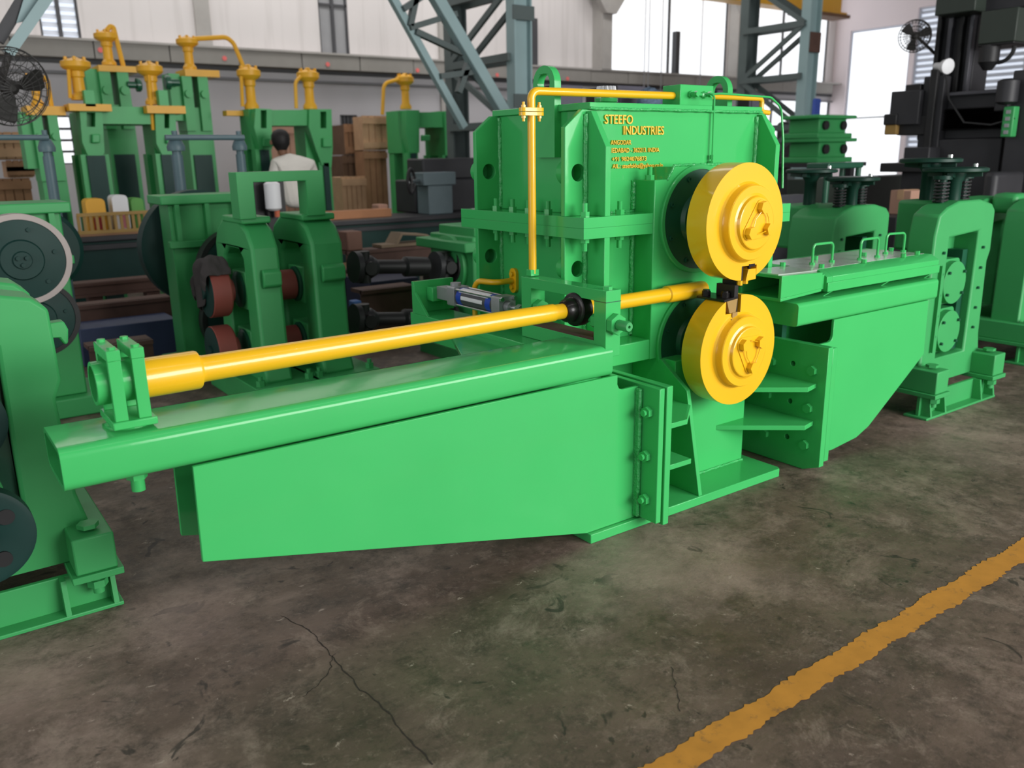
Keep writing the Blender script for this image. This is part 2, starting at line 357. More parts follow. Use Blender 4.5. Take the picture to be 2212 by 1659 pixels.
struct('trim_3', MB().tube([(-6.5, WY-0.05, cz_), (XE, WY-0.05, cz_)], 0.022, 8), CN)['label'] = 'thin grey conduit under the ledge'
def colm(n, u, hau, w):
    x = wx(u, 100); m = MB().box(x-w, x+w, WY-0.3, WY, LZ1+0.03, 6.9)
    o = struct('trim_%d' % n, m, CONC); o['label'] = 'concrete wall column with flared bracket head'
    za, zb = wz(u, 35), wz(u, -20)
    if hau: part('bracket_head', MB().prism([(x-w, za), (x+w, za), (x+w+hau, zb), (x+w+hau, zb+0.6), (x-w-hau, zb+0.6), (x-w-hau, zb)], 'y', WY-0.42, WY-0.29), CONC, o)
colm(4, 1290, 0.36, 0.13); colm(5, 1580, 0.42, 0.12)
struct('trim_6', MB().box(wx(955)-0.09, wx(955)+0.09, WY-0.06, WY, 0, 6.9), CONC)['label'] = 'pale pilaster beside the middle lattice column'
struct('trim_20', MB().box(wx(424), wx(456), WY-0.05, WY, LZ1+0.03, 6.9), CONC)['label'] = 'pale flat pilaster above the ledge left of the second window'
for i, (u, vt) in enumerate(((1153, 40), (1463, 68))):
    q = at(u, vt, 'y', WY-0.1); struct('trim_%d' % (7+i), MB().box(q.x-0.06, q.x+0.06, WY-0.14, WY-0.02, LZ1, q.z), FRM)['label'] = 'short dark vertical bar standing on the ledge'
for i, u in enumerate((1393, 1402, 1430, 1515)):
    q = at(u, 100, 'y', WY-0.5)
    struct('trim_%d' % (9+i), MB().tube([(q.x, WY-0.5, 1.9), (q.x, WY-0.5, 6.8)], 0.012, 6), CN)['label'] = 'thin grey hanging cable in front of the window'
def ey(u, v=200): return at(u, v, 'x', XE).y
def ez(v, u=1950): return at(u, v, 'x', XE).z
E8 = (ey(1956), min(10.8, ey(1826)), 0.5, ez(52)); E9 = (ey(2022), ey(1966), 1.0, ez(22)); E10 = (ey(2205), ey(2085), 1.2, ez(30, 2150))
we = struct('wall_right', MB().prism([(-9, 0), (11, 0), (11, 7), (-9, 7)], 'x', XE, XE+0.2, [[(e[0], e[2]), (e[1], e[2]), (e[1], e[3]), (e[0], e[3])] for e in (E8, E9, E10)]), WALLR)
def windowx(n, y0, y1, z0, z1, pane, slat, label):
    x = XE+0.08
    o = struct('window_%d' % n, MB().prism([(y0-.01, z0-.01), (y1+.01, z0-.01), (y1+.01, z1+.01), (y0-.01, z1+.01)], 'x', x-0.03, x+0.03, [[(y0+.05, z0+.05), (y1-.05, z0+.05), (y1-.05, z1-.05), (y0+.05, z1-.05)]]), SHUT)
    o['label'] = label
    part('pane', MB().box(x+0.004, x+0.014, y0, y1, z0, z1), pane, o)
    if slat:
        S = MB().prism([(-0.02, -0.03), (-0.014, -0.03), (0.004, 0.05), (-0.002, 0.05)], 'y', y0+0.05, y1-0.05)
        S.v = [(p[1]*0+p[0], p[1], p[2]) for p in S.v]
        sm = S.mesh('louvre_slat', SHUT)
        z = z0+0.12
        while z < z1-0.08: link('louvre_slat', sm, o, (x, 0, z)); z += 0.13
windowx(8, *E8, DAY, False, 'blown out window in the pinkish end wall')
windowx(9, *E9, DAYB, True, 'white louvred window in the end wall behind the fan')
windowx(10, *E10, DAYB, True, 'bluish window behind the dark boring machine')
struct('trim_13', MB().tube([(XE-0.03, 10.95, 2.25), (XE-0.03, 8.9, 2.25)], 0.02, 6), CN)['label'] = 'thin conduit low on the end wall'
struct('ceiling', MB().box(-7, 18.0, -8.3, 11.2, 7.0, 7.1), mat('dark_roof_sheet', (0.10, 0.10, 0.10, 1), 0.8, var=0.1))
# crane girder
q0, q1 = at(1490, -10, 'y', 9.6), at(1612, 5, 'y', 9.6); qe = at(1822, 25, 'y', 9.6).x
cg = thing('crane_girder', 'yellow crane girder crossing at the top right above the windows', 'girder', (q0.x+2.5, 9.7, q1.z))
za = at(1700, 18, 'y', 9.6).z+0.05
part('web', MB().box(q0.x, qe, 9.66, 9.70, za, za+0.6), YB, cg)
part('bottom_flange', MB().box(q0.x, qe, 9.5, 9.86, za-0.05, za), YB, cg)
part('end_carriage', MB().box(qe-1.6, qe+0.05, 9.45, 9.9, za-0.12, za-0.05), mat('rust_brown_rail', (0.16, 0.08, 0.04, 1), 0.7, var=0.2), cg)

# ------------------------------------------------------------------ lattice columns and knee braces
def lattice(u_near, u_far, vref, Yn, lab, wn):
    x = at(u_near, vref, 'y', Yn).x; yf = at(u_far, vref, 'x', x+0.25).y
    t = thing('lattice_column', lab, 'column', (x, (Yn+yf)/2, 0))
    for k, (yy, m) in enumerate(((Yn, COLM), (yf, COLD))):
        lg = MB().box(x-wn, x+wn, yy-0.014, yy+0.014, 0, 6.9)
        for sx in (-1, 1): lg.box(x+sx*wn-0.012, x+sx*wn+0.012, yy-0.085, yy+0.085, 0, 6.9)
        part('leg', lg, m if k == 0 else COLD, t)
    z = 0.3; k = 0; st = 0.78
    while z < 6.2:
        for sx in (-wn-0.02, wn+0.02):
            part('strut', MB().bar((x+sx, Yn, z), (x+sx, yf, z), 0.07, 0.09), COLD, t)
            a, b = ((Yn, yf) if k % 2 == 0 else (yf, Yn))
            part('diagonal_brace', MB().bar((x+sx, a, z), (x+sx, b, z+st), 0.045, 0.075), COLD, t)
        z += st; k += 1
    return t, x, yf
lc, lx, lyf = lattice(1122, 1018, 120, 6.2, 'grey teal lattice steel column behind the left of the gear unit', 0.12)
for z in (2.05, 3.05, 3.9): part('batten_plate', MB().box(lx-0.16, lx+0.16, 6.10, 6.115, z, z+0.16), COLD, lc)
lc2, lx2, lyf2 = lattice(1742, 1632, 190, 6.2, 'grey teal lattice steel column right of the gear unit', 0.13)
part('rust_patch_plate', MB().box(lx2-0.13, lx2+0.14, 6.095, 6.115, at(1750, 112, 'y', 6.1).z, at(1750, 68, 'y', 6.1).z), RUST, lc2, label='rusty brown patch plate')
part('foot_plate', MB().box(lx2-0.3, lx2+0.3, 6.0, lyf2+0.3, 0, 0.03), COLD, lc2)
Yb = 5.9
kb = thing('knee_brace', 'pale teal lattice knee brace leaning onto the middle column', 'brace', at(1040, 160, 'y', Yb))
A0, A1 = at(945-47, -80, 'y', Yb), at(1092, 250, 'y', Yb); B0, B1 = at(848-42, -80, 'y', Yb+0.1), at(1002, 275, 'y', Yb+0.1)
part('main_chord', MB().bar(A0, A1, 0.13, 0.13, (0, 1, 0)), COLM, kb, 0.01)
part('outer_chord', MB().bar(B0, B1, 0.08, 0.08, (0, 1, 0)), COLM, kb)
for p, q in (((885, 56), (903, -30)), ((885, 60), (985, 30)), ((897, 68), (1014, 122)), ((950, 165), (1025, 155)), ((1015, 125), (990, 200)), ((870, 20), (930, -20))):
    part('lacing_bar', MB().bar(at(*p, 'y', Yb+0.05), at(*q, 'y', Yb+0.05), 0.06, 0.075, (0, 1, 0)), COLD, kb)
kb2 = thing('knee_brace', 'pale teal diagonal brace in the top left corner above the fan', 'brace', at(60, 40, 'y', 4.6))
part('main_chord', MB().bar(at(140, -60, 'y', 4.6), at(18, 116, 'y', 4.6), 0.07, 0.07, (0, 1, 0)), COLM, kb2)
part('outer_chord', MB().bar(at(85, -60, 'y', 4.7), at(-5, 88, 'y', 4.7), 0.08, 0.06, (0, 1, 0)), DKS, kb2)
part('gusset_plate', MB().prism([(at(q[0], q[1], 'y', 4.65).x, at(q[0], q[1], 'y', 4.65).z) for q in ((52, -5), (105, -5), (60, 45), (35, 50))], 'y', 4.645, 4.655), COLM, kb2)

# ------------------------------------------------------------------ yellow capped screw down cylinders
def px2m(p, P): return p*((P-CAM).dot(_f))/F
def cap(u, vt, vd, vb, rp, Yv, par, pipe=None, pr=5):
    c = at(u, vd, 'y', Yv); zt = at(u, vt, 'y', Yv).z; zb = at(u, vb, 'y', Yv).z; r = px2m(rp, c); h = zt-zb
    d = c.z-zb
    cp = part('screw_cap', MB().lathe([(r*0.62, 0), (r*0.62, h*0.08), (r*0.42, h*0.17), (r*0.40, d*0.62), (r*0.5, d*0.66), (r*0.5, d*0.80), (r*0.88, d*0.88), (r, d*0.93), (r, d*1.07), (r*0.62, d*1.14), (r*0.28, d*1.17), (r*0.26, h*0.97), (r*0.14, h)], (c.x, Yv, zb), (0, 0, 1), 24), YB, par)
    for k in range(6):
        a = k*PI/3+0.3; part('cap_bolt', MB().hex((c.x+r*0.7*math.cos(a), Yv+r*0.7*math.sin(a), zb+d*1.1), (c.x+r*0.7*math.cos(a), Yv+r*0.7*math.sin(a), zb+d*1.2), r*0.11), YB, cp)
    if pipe:
        P = [at(q[0], q[1], 'y', Yv-0.05) for q in pipe]; part('oil_pipe', MB().tube(fillet(P, 0.12, 5), px2m(pr, c), 8), YB, par)
    return cp
def pp(pts, Yv): return [(at(u, v, 'y', Yv).x, at(u, v, 'y', Yv).z) for u, v in pts]
def down(pts, Yv):                      # extend the last two outline points of a portal straight to the floor
    return pp(pts, Yv)
def portal(lab, Yv, dep, lpost, rpost, beam, slots, bosses, group='green portal frames with yellow caps'):
    P0_ = at(*beam[0], 'y', Yv)
    t = thing('mill_portal', lab, 'mill frame', (P0_.x+0.5, Yv+dep/2, 0), group)
    for poly, legs in (lpost, rpost):
        o = pp(poly, Yv); (xa, za), (xb, zb) = o[-2], o[-1]
        o = o+[(xb, 0.0), (xa, 0.0)] if False else o
        n = len(o); hol = []
        for s in slots:
            q = pp(s, Yv); cx_ = sum(p[0] for p in q)/4
            if min(p[0] for p in o) < cx_ < max(p[0] for p in o): hol.append(q)
        up_ = part('upright', MB().prism(o, 'y', Yv, Yv+0.16, hol), GB, t)
        xs = [p[0] for p in o]; zs = [p[1] for p in o]
        part('side_housing', MB().box(min(xs)+0.01, max(xs)-0.01, Yv+0.16, Yv+dep, min(zs), max(zs)), GB, t)
        l = pp(legs, Yv); lx0, lx1, lz1 = min(p[0] for p in l), max(p[0] for p in l), max(p[1] for p in l)
        for ya_, yb2 in ((Yv+0.03, Yv+0.17), (Yv+dep-0.16, Yv+dep)): part('leg', MB().box(lx0, lx1, ya_, yb2, 0, lz1), GB, t)
        part('wear_plate', MB().box(lx0+0.05, lx1-0.04, Yv+0.0, Yv+0.03, 0.05, lz1-0.01), GT, t, label='dark teal wear plate on the leg')
    b = pp(beam, Yv); part('top_beam', MB().prism(b, 'y', Yv+0.05, Yv+dep), GB, t)
    for s in bosses:
        q = pp(s, Yv); part('boss', MB().prism(q, 'y', Yv-0.06, Yv), GB, t, 0.01)
    return t
R4 = lambda a, b, c, d: [(a, b), (c, b), (c, d), (a, d)]
pB = portal('mid green portal frame with two yellow caps around the man in white', 7.5, 0.5,
    ([(552, 234), (587, 236), (588, 322), (562, 322), (549, 275)], R4(564, 322, 588, 440)), ([(668, 236), (716, 236), (719, 318), (716, 363), (695, 356), (682, 322), (667, 274)], R4(697, 350, 717, 440)),
    [(586, 237), (669, 237), (668, 271), (587, 271)], [R4(563, 238, 576, 277), R4(692, 241, 705, 277)], [R4(565, 298, 587, 317), R4(694, 298, 714, 318)])
cap(537, 139, 158, 236, 25, 7.9, pB, [(521, 165), (524, 230)], 4); cap(665, 146, 163, 236, 24, 7.9, pB, [(650, 165), (638, 176), (640, 234)], 4)
part('yellow_bracket', MB().box(*(lambda a, b: (a.x, b.x, 7.85, 8.0, b.z, a.z))(at(486, 239, 'y', 7.9), at(552, 251, 'y', 7.9))), YB, pB)
pA = portal('mid green portal frame with yellow slabs on both uprights, left of the man', 6.9, 0.55,
    ([(172, 240), (221, 240), (226, 330), (219, 336), (190, 336), (178, 308)], R4(190, 334, 236, 440)), ([(335, 243), (379, 243), (382, 312), (374, 334), (350, 334), (338, 310)], R4(350, 332, 394, 440)),
    [(221, 229), (337, 231), (337, 268), (221, 267)], [R4(187, 243, 206, 274), R4(355, 246, 366, 277)], [R4(197, 290, 214, 309), R4(357, 293, 372, 310)])
for k, (u0, v0, u1, v1) in enumerate(((146, 224, 240, 241), (314, 228, 399, 246))):
    a, b = at(u0, v0, 'y', 6.85), at(u1, v1, 'y', 6.85)
    part('yellow_slab', MB().box(a.x, b.x, 6.80, 7.1, b.z, a.z), YB, pA, label='yellow chequered slab')
cap(163, 123, 139, 216, 30, 7.0, pA, [(148, 150), (152, 212)], 4); cap(323, 132, 149, 226, 27, 7.0, pA, [(321, 155), (331, 281)], 4)
for u in (187, 346):
    a = at(u, 196, 'y', 6.88); part('stop_block', MB().box(a.x-0.04, a.x+0.05, 6.8, 6.9, a.z-0.15, a.z), GB, pA)
pC = portal('darker green portal frame with yellow caps beside the lattice column', 8.6, 0.6,
    ([(878, 238), (906, 238), (906, 330), (886, 330), (877, 290)], R4(887, 330, 905, 440)), ([(960, 240), (1000, 240), (1000, 335), (962, 335)], R4(962, 335, 985, 440)),
    [(903, 242), (962, 242), (962, 275), (903, 275)], [R4(908, 242, 916, 275)], [R4(908, 292, 925, 305)])
cap(874, 158, 172, 236, 20, 8.9, pC, [(860, 172), (829, 180), (826, 248)], 4); cap(978, 168, 181, 238, 14, 9.0, pC)
def screwpost(lab, Yv, capargs, slab, post, motor, pipe):
    a, b = at(slab[0], slab[1], 'y', Yv), at(slab[2], slab[3], 'y', Yv)
    t = thing('screw_post', lab, 'mill frame', ((a.x+b.x)/2, Yv+0.2, 0), 'green posts with yellow caps')
    part('yellow_slab', MB().box(a.x, b.x, Yv, Yv+0.4, b.z, a.z), YB, t)
    c, d = at(post[0], post[1], 'y', Yv), at(post[2], post[3], 'y', Yv); zz = min(b.z, c.z)
    w = d.x-c.x
    part('post', MB().box(c.x+w*0.15, d.x, Yv+0.08, Yv+0.45, 0, zz-0.35), GB, t)
    part('dark_panel', MB().box(c.x+w*0.25, d.x-0.05, Yv+0.05, Yv+0.08, 0.1, zz-0.9), GT, t)
    for x0, x1 in ((c.x+w*0.1, c.x+w*0.42), (c.x+w*0.62, c.x+w*0.95)):
        part('hydraulic_block', MB().box(x0, x1, Yv+0.02, Yv+0.4, zz-0.62, zz).cyl(((x0+x1)/2, Yv+0.02, zz-0.2), ((x0+x1)/2, Yv-0.03, zz-0.2), (x1-x0)*0.4), GB, t)
    part('side_block', MB().box(c.x-w*0.25, c.x+w*0.1, Yv+0.1, Yv+0.4, zz-0.5, zz+0.03), GB, t)
    if motor:
        m = at(*motor[:2], 'y', Yv); r = px2m(motor[2], m)
        part('motor', MB().lathe([(r*0.5, -r*1.6), (r*0.5, -r*0.3), (r, -r*0.3), (r, r*0.2), (r*0.8, r*0.4)], m, (motor[3], 0, 0), 20), GD, t)
    cap(*capargs, Yv+0.15, t, pipe, 5); return t
screwpost('taller green post with bent yellow pipe above the left portal frame', 8.2, (228, 64, 78, 141, 24), (212, 140, 301, 157), (205, 145, 290, 228), (299, 184, 14, 1), [(230, 66), (243, 51), (270, 157)])
screwpost('taller green post with long arched yellow pipe right of the left portal frame', 8.2, (404, 77, 90, 151, 23), (399, 149, 475, 167), (385, 152, 460, 240), (362, 178, 15, -1), [(418, 84), (490, 80), (505, 94), (527, 147)])
screwpost('far left green post with yellow slab seen through the fan cage', 6.95, (73, 158, 171, 228, 21), (56, 228, 143, 249), (60, 235, 135, 300), None, [(84, 166), (101, 168), (116, 258)])

# ------------------------------------------------------------------ long bed with goods on top
bx0, bx1 = -1.6, 4.6; BY = 6.0; bz = 0.83
lb = thing('machine_bed', 'long dark teal machine bed running behind the stands', 'machine bed', (1.5, BY+0.35, 0))
part('front_panel', MB().box(bx0, bx1, BY+0.02, BY+0.08, 0.38, bz-0.05), GT, lb)
part('bed_top', MB().box(bx0, bx1, BY-0.03, BY+0.75, bz-0.05, bz), DKS, lb, 0.01)
part('bed_rail', MB().box(bx0, bx1, BY-0.03, BY+0.10, bz-0.12, bz-0.075), DKS, lb)
for x in (-1.2, 0.6, 2.3, 4.0): part('bed_foot', MB().box(x, x+0.4, BY+0.1, BY+0.65, 0, bz-0.05), GT, lb)
def pbox(u0, v0, u1, v1, Yv, dy, zmin=None):
    vm = (v0+v1)/2; um = (u0+u1)/2
    x0, x1 = at(u0, vm, 'y', Yv).x, at(u1, vm, 'y', Yv).x; z1 = at(um, v0, 'y', Yv).z; z0 = at(um, v1, 'y', Yv).z if zmin is None else zmin
    return (x0, x1, Yv, Yv+dy, z0, z1)
# yellow tray of packages
e = pbox(168, 458, 332, 490, 6.0, 0.5, bz)
tr = thing('parts_tray', 'yellow slatted tray of packages on the machine bed', 'tray', ((e[0]+e[1])/2, 6.3, bz))
part('tray_base', MB().box(e[0], e[1], 6.04, 6.5, bz, bz+0.02), WOOD, tr)
for z in (bz+0.02, e[5]-0.03): part('tray_rail', MB().box(e[0], e[1], 6.03, 6.05, z, z+0.03), IRONY, tr)
SL = MB().box(0, 0.025, 0, 0.02, 0, e[5]-bz-0.04).mesh('tray_slat', IRONY)
for i in range(13): piece('tray_slat', SL, tr, (e[0]+(e[1]-e[0]-0.025)*i/12, 6.05, bz+0.02))
def pack(nm, lab, u0, v0, u1, v1, Yv, m, m2):
    a, b = at(u0, v0, 'y', Yv), at(u1, v1, 'y', Yv); zc = bz+0.021
    t = thing(nm, lab, 'package', ((a.x+b.x)/2, Yv+0.1, zc))
    part('bag', MB().prism(rrect(a.x, b.x, zc, a.z, 0.04, 4), 'y', Yv, Yv+0.2), m, t, 0.02)
    part('printed_band', MB().box(a.x+0.05, b.x-0.03, Yv-0.003, Yv+0.1, zc+0.03, zc+(a.z-zc)*0.45), m2, t, 0.002)
PKR = mat('red_print', (0.5, 0.06, 0.06, 1), 0.5); PKY = mat('yellow_package', (0.75, 0.38, 0.02, 1), 0.45); PKG = mat('green_package', (0.09, 0.32, 0.05, 1), 0.5)
pack('package', 'yellow and red package in the tray on the bed', 183, 430, 230, 462, 6.12, PKY, PKR)
pack('package', 'white package with pink print in the tray on the bed', 240, 422, 280, 462, 6.15, WHT, mat('pink_print', (0.6, 0.2, 0.25, 1), 0.5))
pack('package', 'green package at the right end of the tray', 281, 428, 313, 462, 6.2, PKG, PKG)
e = pbox(600, 434, 845, 446, 6.25, 0.12)
single('timber_bar', MB().box(e[0], e[1], 6.25, 6.4, bz, bz+0.09), mat('orange_timber', (0.42, 0.19, 0.09, 1), 0.7, var=0.2), 'long orange timber bar lying on the machine bed', 'timber', ((e[0]+e[1])/2, 6.3, bz), bev=0.004)
e = pbox(832, 436, 856, 456, 6.22, 0.2)
single('wrapped_block', MB().box(e[0]+0.02, e[1], 6.42, 6.6, bz, bz+0.13), CARD, 'small pale block at the end of the orange timber bar', 'block', ((e[0]+e[1])/2, 6.5, bz), bev=0.012)
ws = thing('white_canister', 'white cylinder with orange ends seen through the green yoke', 'canister', at(590, 440, 'y', 5.2))
c = at(588, 410, 'y', 5.2); zt, zb = at(588, 392, 'y', 5.2).z, at(588, 455, 'y', 5.2).z; r = px2m(17, c)
part('body', MB().lathe([(r*0.6, 0), (r, 0.02), (r, zt-zb-0.02), (r*0.6, zt-zb)], (c.x, 5.2, zb), (0, 0, 1), 24), WHT, ws)
OR = mat('orange_cap', (0.55, 0.13, 0.06, 1), 0.5)
part('valve_cap', MB().cyl((c.x, 5.2, zt), (c.x, 5.2, zt+0.07), r*0.35), OR, ws); part('drain_cap', MB().cyl((c.x+0.03, 5.2, zb-0.06), (c.x+0.03, 5.2, zb), r*0.35), OR, ws)
part('back_plate', MB().box(c.x-0.17, c.x+0.17, 5.34, 5.37, 0.9, zt+0.02), DARK, ws); part('stand', MB().box(c.x-0.03, c.x+0.03, 5.28, 5.34, 0, 1.1), DARK, ws)
# lathe on the bed
lt = thing('bench_lathe', 'dark lathe carriage with blue grey block and handwheel on the bed', 'lathe', (at(950, 450, 'y', 6.1).x, 6.5, bz))
e = pbox(880, 342, 1015, 460, 6.45, 0.5, bz); part('headstock', MB().box(e[0]+0.1, e[1]+0.3, 6.45, 6.95, bz, e[5]-0.25).box(e[0]+0.25, e[1]+0.3, 6.5, 6.9, e[5]-0.25, e[5]), DKS, lt, 0.02)
GBL = mat('blue_grey_casting', (0.12, 0.165, 0.18, 1), 0.5, var=0.15)
e = pbox(915, 372, 985, 400, 6.12, 0.3); part('apron', MB().box(e[0], e[1], 6.12, 6.42, e[4], e[5]), GBL, lt, 0.01)
e = pbox(926, 400, 978, 455, 6.15, 0.3, bz); part('apron', MB().box(e[0], e[1], 6.15, 6.42, bz, e[5]), GBL, lt, 0.01)
c = at(888, 392, 'y', 6.1); r = px2m(26, c)
ring = [(c.x+0.02*math.cos(a)*0, 6.1, 0) for a in ()]
hw = MB().tube([Vector((c.x+r*0.55*math.cos(a), 6.1+r*0.4*math.cos(a), c.z+r*math.sin(a))) for a in [i*PI/12 for i in range(25)]], 0.018, 8)
hwp = part('handwheel', hw, DARK, lt)
for a in (0.4, 2.5, 4.6): part('spoke', MB().bar(c, (c.x+r*0.55*math.cos(a), 6.1+r*0.4*math.cos(a), c.z+r*math.sin(a)), 0.025, 0.025), DARK, hwp)
part('handwheel_shaft', MB().cyl(c, (c.x+0.25, 6.3, c.z), 0.03), CHR, lt)

# ------------------------------------------------------------------ wooden crates
def crate(lab, u0, v0, u1, v1, Yv, dy, m, mb_, zmin=None, nv=4):
    x0, x1, y0, y1, z0, z1 = pbox(u0, v0, u1, v1, Yv, dy, zmin)
    t = thing('wooden_crate', lab, 'crate', ((x0+x1)/2, (y0+y1)/2, z0), 'wooden crates by the back wall')
    part('crate_box', MB().box(x0+0.02, x1-0.02, y0+0.02, y1, z0, z1-0.01), m, t)
    w = (x1-x0)/nv; h = z1-z0
    for i in range(nv): part('plank', MB().box(x0+w*i+0.006, x0+w*(i+1)-0.006, y0+random.uniform(0, .006), y0+0.022, z0+0.01, z1), mb_, t)
    for z in (z0+0.03, z1-0.12): part('batten', MB().box(x0, x1, y0-0.025, y0, z, z+0.09), mb_, t)
    return z1
WD2 = mat('dark_crate_wood', (0.13, 0.075, 0.045, 1), 0.8, var=0.3)
crate('large dark crate low against the wall right of the man', 742, 335, 788, 440, 10.0, 0.7, WD2, WD2, 0.0)
crate('dark crate stacked on the low dark crate by the wall', 744, 268, 782, 334, 10.0, 0.6, WD2, WOOD)
crate('bright orange brown crate lowest at the front near the bed', 738, 381, 791, 427, 8.0, 0.5, WOODL, WOODL, 0.0, 5)
crate('crate column base behind the bright crate', 788, 325, 838, 440, 9.6, 0.35, WOOD, WOOD, 0.0)
crate('pale crate topmost beside the dark green portal', 783, 250, 838, 324, 9.6, 0.35, WOODL, WOODL)
crate('lowest brown crate at the far left edge', -8, 385, 72, 470, 8.6, 0.7, WOOD, WOOD, 0.0)
crate('middle pale brown crate at the far left edge', 14, 346, 74, 384, 8.6, 0.6, WOODL, WOOD)
crate('top brown crate at the far left edge under the fan', -10, 285, 68, 345, 8.6, 0.6, WOOD, WOODL)
crate('crate with yellow edge behind the head of the man', 585, 270, 640, 360, 10.1, 0.6, WOODL, CARD, 0.0)

# ------------------------------------------------------------------ screw columns with cross bars
def screwcols(lab, bar, cols, Yv, hub):
    a = at(*bar[0], 'y', Yv); b = at(*bar[1], 'y', Yv)
    t = thing('screw_column', lab, 'screw column', ((a.x+b.x)/2, Yv, 0), 'blue teal screw columns')
    part('cross_bar', MB().tube([a, b], px2m(6, a), 10), TEALB, t)
    for (u, v0, v1, w) in cols:
        p = at(u, v0, 'y', Yv+0.05); r = px2m(w, p)
        part('column', MB().lathe([(r, -p.z), (r, -0.12), (r*0.8, -0.12), (r*0.8, 0)], (p.x, Yv+0.05, p.z), (0, 0, 1), 16), TEALB, t)
        part('collar', MB().lathe([(r*1.5, 0), (r*1.6, 0.03), (r*1.2, 0.07), (r*0.9, 0.09)], (p.x, Yv+0.05, p.z-0.09), (0, 0, 1), 16).cyl((p.x, Yv+0.05, p.z-0.01), (p.x, Yv+0.05, p.z+0.06), r*0.5), TEALB, t)
screwcols('blue teal screw column with long cross bar at the far left', ((-20, 297), (105, 297)), ((98, 300, 430, 11),), 4.4, None)
screwcols('pair of blue teal screw columns joined by a cross bar left of the man', ((357, 297), (527, 297)), ((378, 300, 420, 12), (516, 300, 420, 10)), 4.4, None)

# ------------------------------------------------------------------ gear boxes with pulleys (left and middle)
def gearbox(lab, x0, x1, y0, dep, zt, discs, back):
    t = thing('pulley_gearbox', lab, 'gearbox', ((x0+x1)/2, y0+dep/2, 0))
    part('body', MB().box(x0+0.03, x1-0.03, y0, y0+dep, 0.12, zt-0.05), GB, t, 0.01)
    part('top_flange', MB().box(x0-0.03, x1+0.02, y0-0.06, y0+dep+0.05, zt-0.06, zt), GB, t, 0.008)
    part('mid_flange', MB().box(x0, x1, y0-0.05, y0, zt*0.72, zt*0.72+0.05), GB, t, 0.006)
    for k in range(3): part('rib', MB().box(x0+0.06+(x1-x0-0.16)*k/2, x0+0.09+(x1-x0-0.16)*k/2, y0-0.05, y0, zt*0.72+0.05, zt-0.06), GB, t)
    part('foot', MB().box(x0-0.06, x1+0.06, y0-0.08, y0+dep+0.08, 0, 0.12), GB, t, 0.01)
    for (cx_, cz_, r, w, yy, rim) in discs:
        p = part('pulley', MB().lathe([(r*0.25, 0), (r*0.9, 0), (r*0.9, 0.012), (r*0.45, 0.02), (r*0.42, 0.035), (r*0.2, 0.035), (r*0.18, 0.05)], (cx_, yy, cz_), (0, -1, 0), 48), GT, t)
        part('pulley_rim', MB().lathe([(r*0.88, 0.02), (r, 0.02), (r, -w), (r*0.88, -w), (r*0.88, 0.02)], (cx_, yy, cz_), (0, -1, 0), 64, False), rim, t)
        part('pulley_hub', MB().cyl((cx_, yy, cz_), (cx_, y0, cz_), r*0.25), DARK, t)
        for k in range(3): a = k*2*PI/3+0.5; part('hub_bolt', MB().hex((cx_+r*0.1*math.cos(a), yy-0.05, cz_+r*0.1*math.sin(a)), (cx_+r*0.1*math.cos(a), yy-0.065, cz_+r*0.1*math.sin(a)), r*0.05), GT, t)
        for k in range(6): a = k*PI/3+0.2; part('bolt', MB().hex((cx_+r*0.68*math.cos(a), yy-0.012, cz_+r*0.68*math.sin(a)), (cx_+r*0.68*math.cos(a), yy-0.028, cz_+r*0.68*math.sin(a)), r*0.05), GT, t)
    if back:
        cx_, cz_, r, yy = back
        part('rear_pulley', MB().lathe([(r*0.9, 0), (r, 0.02), (r, 0.16), (r*0.9, 0.18)], (cx_, yy+0.18, cz_), (0, -1, 0), 64), GT, t)
        part('rear_hub', MB().cyl((cx_, yy, cz_), (cx_, y0+dep, cz_), r*0.2), DARK, t)
    return t
ZINC = mat('grey_primer_rim', (0.42, 0.36, 0.34, 1), 0.6, var=0.15)
a = at(45, 560, 'y', 2.75); b = at(85, 692, 'y', 2.75)
gearbox('green gearbox with a pale rimmed dark pulley at the left edge', -2.1, at(140, 440, 'y', 3.0).x, 3.0, 0.35, at(100, 437, 'y', 3.0).z,
        [(a.x, a.z, px2m(97, a), 0.1, 2.72, ZINC), (b.x, b.z, px2m(84, b), 0.08, 2.82, DARK)], (at(82, 540, 'y', 3.5).x, at(82, 540, 'y', 3.5).z, px2m(88, at(82, 540, 'y', 3.5)), 3.45))
GY = 3.5
a = at(512, 580, 'y', 3.3); b = at(520, 690, 'y', 3.35)
gearbox('green gearbox with large dark pulleys behind the red rolls', at(352, 440, 'y', GY).x, at(530, 440, 'y', GY).x, GY, 0.25, at(430, 420, 'y', GY).z,
        [(a.x, a.z, px2m(86, a), 0.08, GY-0.25, DARK), (b.x, b.z, px2m(82, b), 0.07, GY-0.14, DARK)], (at(432, 535, 'y', 3.9).x, at(432, 535, 'y', 3.9).z, px2m(122, at(432, 535, 'y', 3.9)), GY+0.33))

